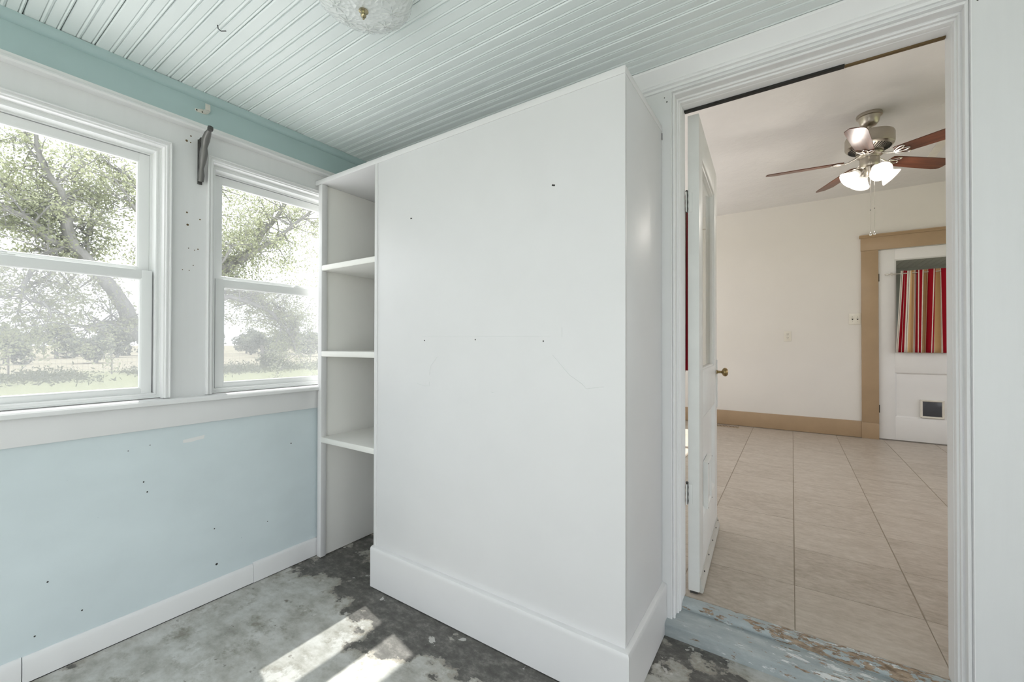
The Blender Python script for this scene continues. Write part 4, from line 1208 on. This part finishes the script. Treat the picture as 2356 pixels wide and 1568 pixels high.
for (p, dr, ln, r) in tips:
    q1 = p + dr * ln * 0.5 + Vector((0, 0, random.uniform(-0.05, 0.1)))
    q2 = p + dr * ln
    twigs.tube([p, q1, q2], [r, r * 0.6, 0.004], 5, False)
    for s in range(3):
        d2_ = (dr + Vector((random.gauss(0, 0.7), random.gauss(0, 0.7), random.gauss(0, 0.5)))).normalized()
        st = p + (q2 - p) * random.uniform(0.4, 1.0)
        en = st + d2_ * random.uniform(0.25, 0.6)
        twigs.tube([st, en], [0.007, 0.003], 4, False)
        nl = random.randint(20, 36)
        for _ in range(nl):
            t = random.uniform(0.15, 1.1)
            c_ = st + (en - st) * t
            leafpts.append((c_.x + random.gauss(0, 0.075), c_.y + random.gauss(0, 0.075), c_.z + random.gauss(0, 0.07)))
# the upper crown above and beyond the traced limbs
for _ in range(120):
    th = random.uniform(0, 2 * PI); rr = math.sqrt(random.random())
    cx = TX0 - 1.7 + 1.7 * rr * math.cos(th); cyy = 3.6 + 3.9 * rr * math.sin(th)
    top = 4.0 + 2.9 * math.sqrt(max(0, 1 - rr * rr * 0.9))
    cz = random.uniform(max(3.1, top - 2.2), top)
    for _ in range(random.randint(35, 80)):
        leafpts.append((cx + random.gauss(0, 0.20), cyy + random.gauss(0, 0.24), cz + random.gauss(0, 0.13)))
for _ in range(110):
    cx, cyy, cz = TX0 - random.uniform(0.3, 2.4), random.uniform(4.9, 8.6), random.triangular(2.2, 6.4, 4.2)
    for _ in range(random.randint(35, 75)):
        leafpts.append((cx + random.gauss(0, 0.18), cyy + random.gauss(0, 0.22), cz + random.gauss(0, 0.13)))
twigs.xf(offT)
two = twigs.build('twigs', 'bark', tree); two['kind'] = 'stuff'
lp_ = np.array(leafpts) - np.array(tree.location)
lo_ = link('foliage', quads_mesh('foliage', lp_, 0.032, 'leaf'), tree); lo_['kind'] = 'stuff'

# --- distant trees: a few crown shapes reused
def crown_points(n, seed):
    r = np.random.default_rng(seed)
    blobs = [(0, 0, 2.2, 1.8, 1.9)] + [(r.uniform(-1.5, 1.5), r.uniform(-1.5, 1.5), r.uniform(0.6, 3.6), r.uniform(0.7, 1.2), r.uniform(0.7, 1.1)) for _ in range(8)]
    out = []
    per = n // len(blobs)
    for (bx, by, bz, br, bh) in blobs:
        d = r.normal(size=(per, 3)); d /= np.linalg.norm(d, axis=1)[:, None]
        rad = r.uniform(0.72, 1.0, per)[:, None]
        out.append(np.array([bx, by, bz]) + d * rad * np.array([br, br, bh]))
    return np.concatenate(out)
crowns = [quads_mesh('crown', crown_points(2600, s), 0.17, 'farleaf') for s in (1, 2, 3)]
tk = MB().tube([(0, 0, 0), (0.1, 0.05, 1.0), (0.05, 0.1, 2.2)], [0.20, 0.16, 0.10], 8).mesh('trunk', 'bark')
def far_tree(x, y, s, k, label, group, sz=1.0):
    t = empty('far_tree', (x, y, GZ), random.uniform(0, 6.28))
    t.scale = (s, s, s * sz)
    tag(t, label, 'tree', None, group)
    link('trunk', tk, t)
    c_ = link('crown', crowns[k % 3], t); c_['kind'] = 'stuff'
ORD = ['first', 'second', 'third', 'fourth', 'fifth', 'sixth', 'seventh', 'eighth', 'ninth', 'tenth', 'eleventh', 'twelfth']
i = 0
for xr, y0_, y1_, rown in ((-69.0, 5.5, 43, 'nearer'), (-77.5, 8.6, 48, 'farther')):
    yv, q = y0_, 0
    while yv < y1_:
        far_tree(xr, yv, random.uniform(0.86, 0.94), i, 'pale hazy tree, %s from the left in the %s row of the distant tree line' % (ORD[q], rown), 'trees of the distant tree line', random.uniform(0.85, 1.25))
        yv += 5.1; i += 1; q += 1
for q, (x, y, s) in enumerate([(-52, 5.2, 0.8), (-50, 10.0, 0.72), (-49, 14.0, 0.55), (-55, 26.0, 0.9), (-54, 31.6, 1.0)]):
    far_tree(x, y, s, i, 'rounded bushy field tree, %s from the left in front of the tree line' % ORD[q], 'bushy trees in the field', 0.85); i += 1

# --- wire field fence
fe = empty('field_fence', (-31.5, 8, GZ)); tag(fe, 'wire field fence on thin posts crossing the lawn edge', 'fence')
FXA = -31.5
for (y, r, h) in [(-8, .035, 1.3), (-2.4, .035, 1.3), (3.25, 0.035, 1.30), (6.95, 0.035, 1.33), (10.9, .035, 1.3), (14.9, 0.11, 1.55), (18.5, 0.035, 1.3), (22, 0.035, 1.3)]:
    pm = MB().lathe([(0.0001, 0.0), (r, 0.0), (r * 0.95, h * 0.5), (r * 0.9, h - 0.03), (r * 0.5, h), (0.0001, h)], (0, y - 8, 0), 8)
    pm.build('fence_post', 'post', fe)
wm = MB()
for z in (0.12, 0.3, 0.48, 0.66, 0.84, 1.02, 1.2):
    wm.tube([(0.04, -16, z), (0.04, 14, z)], 0.004, 4, False)
y = -16
while y < 14:
    wm.tube([(0.04, y, 0.1), (0.04, y, 1.2)], 0.003, 4, False)
    y += 0.2
wmo = wm.build('wire_mesh', 'wire', fe); wmo['kind'] = 'stuff'
# --- weeds along the fence
nw = 26000
wp = np.stack([rng.normal(-29.5, 2.0, nw), rng.uniform(-6, 24, nw), GZ + np.abs(rng.normal(0, 0.18, nw)) * rng.uniform(0.3, 1.6, nw)], 1)
clump = np.sin(wp[:, 1] * 1.7) + np.sin(wp[:, 1] * 0.6 + 1) + rng.normal(0, 0.6, nw)
wp = wp[clump > -0.6]
wd = link('fence_weeds', quads_mesh('fence_weeds', wp, 0.10, 'weed', 0.0, 0.3))
tag(wd, 'shaggy strip of weeds growing along the wire fence', 'weeds', 'stuff')
sh = link('shrub', quads_mesh('shrub', np.array([-31.0, 15.3, GZ + 0.45]) + rng.normal(size=(900, 3)) * np.array([0.35, 0.4, 0.28]), 0.10, 'weed'))
tag(sh, 'small dark shrub at the foot of the wooden fence post', 'shrub')
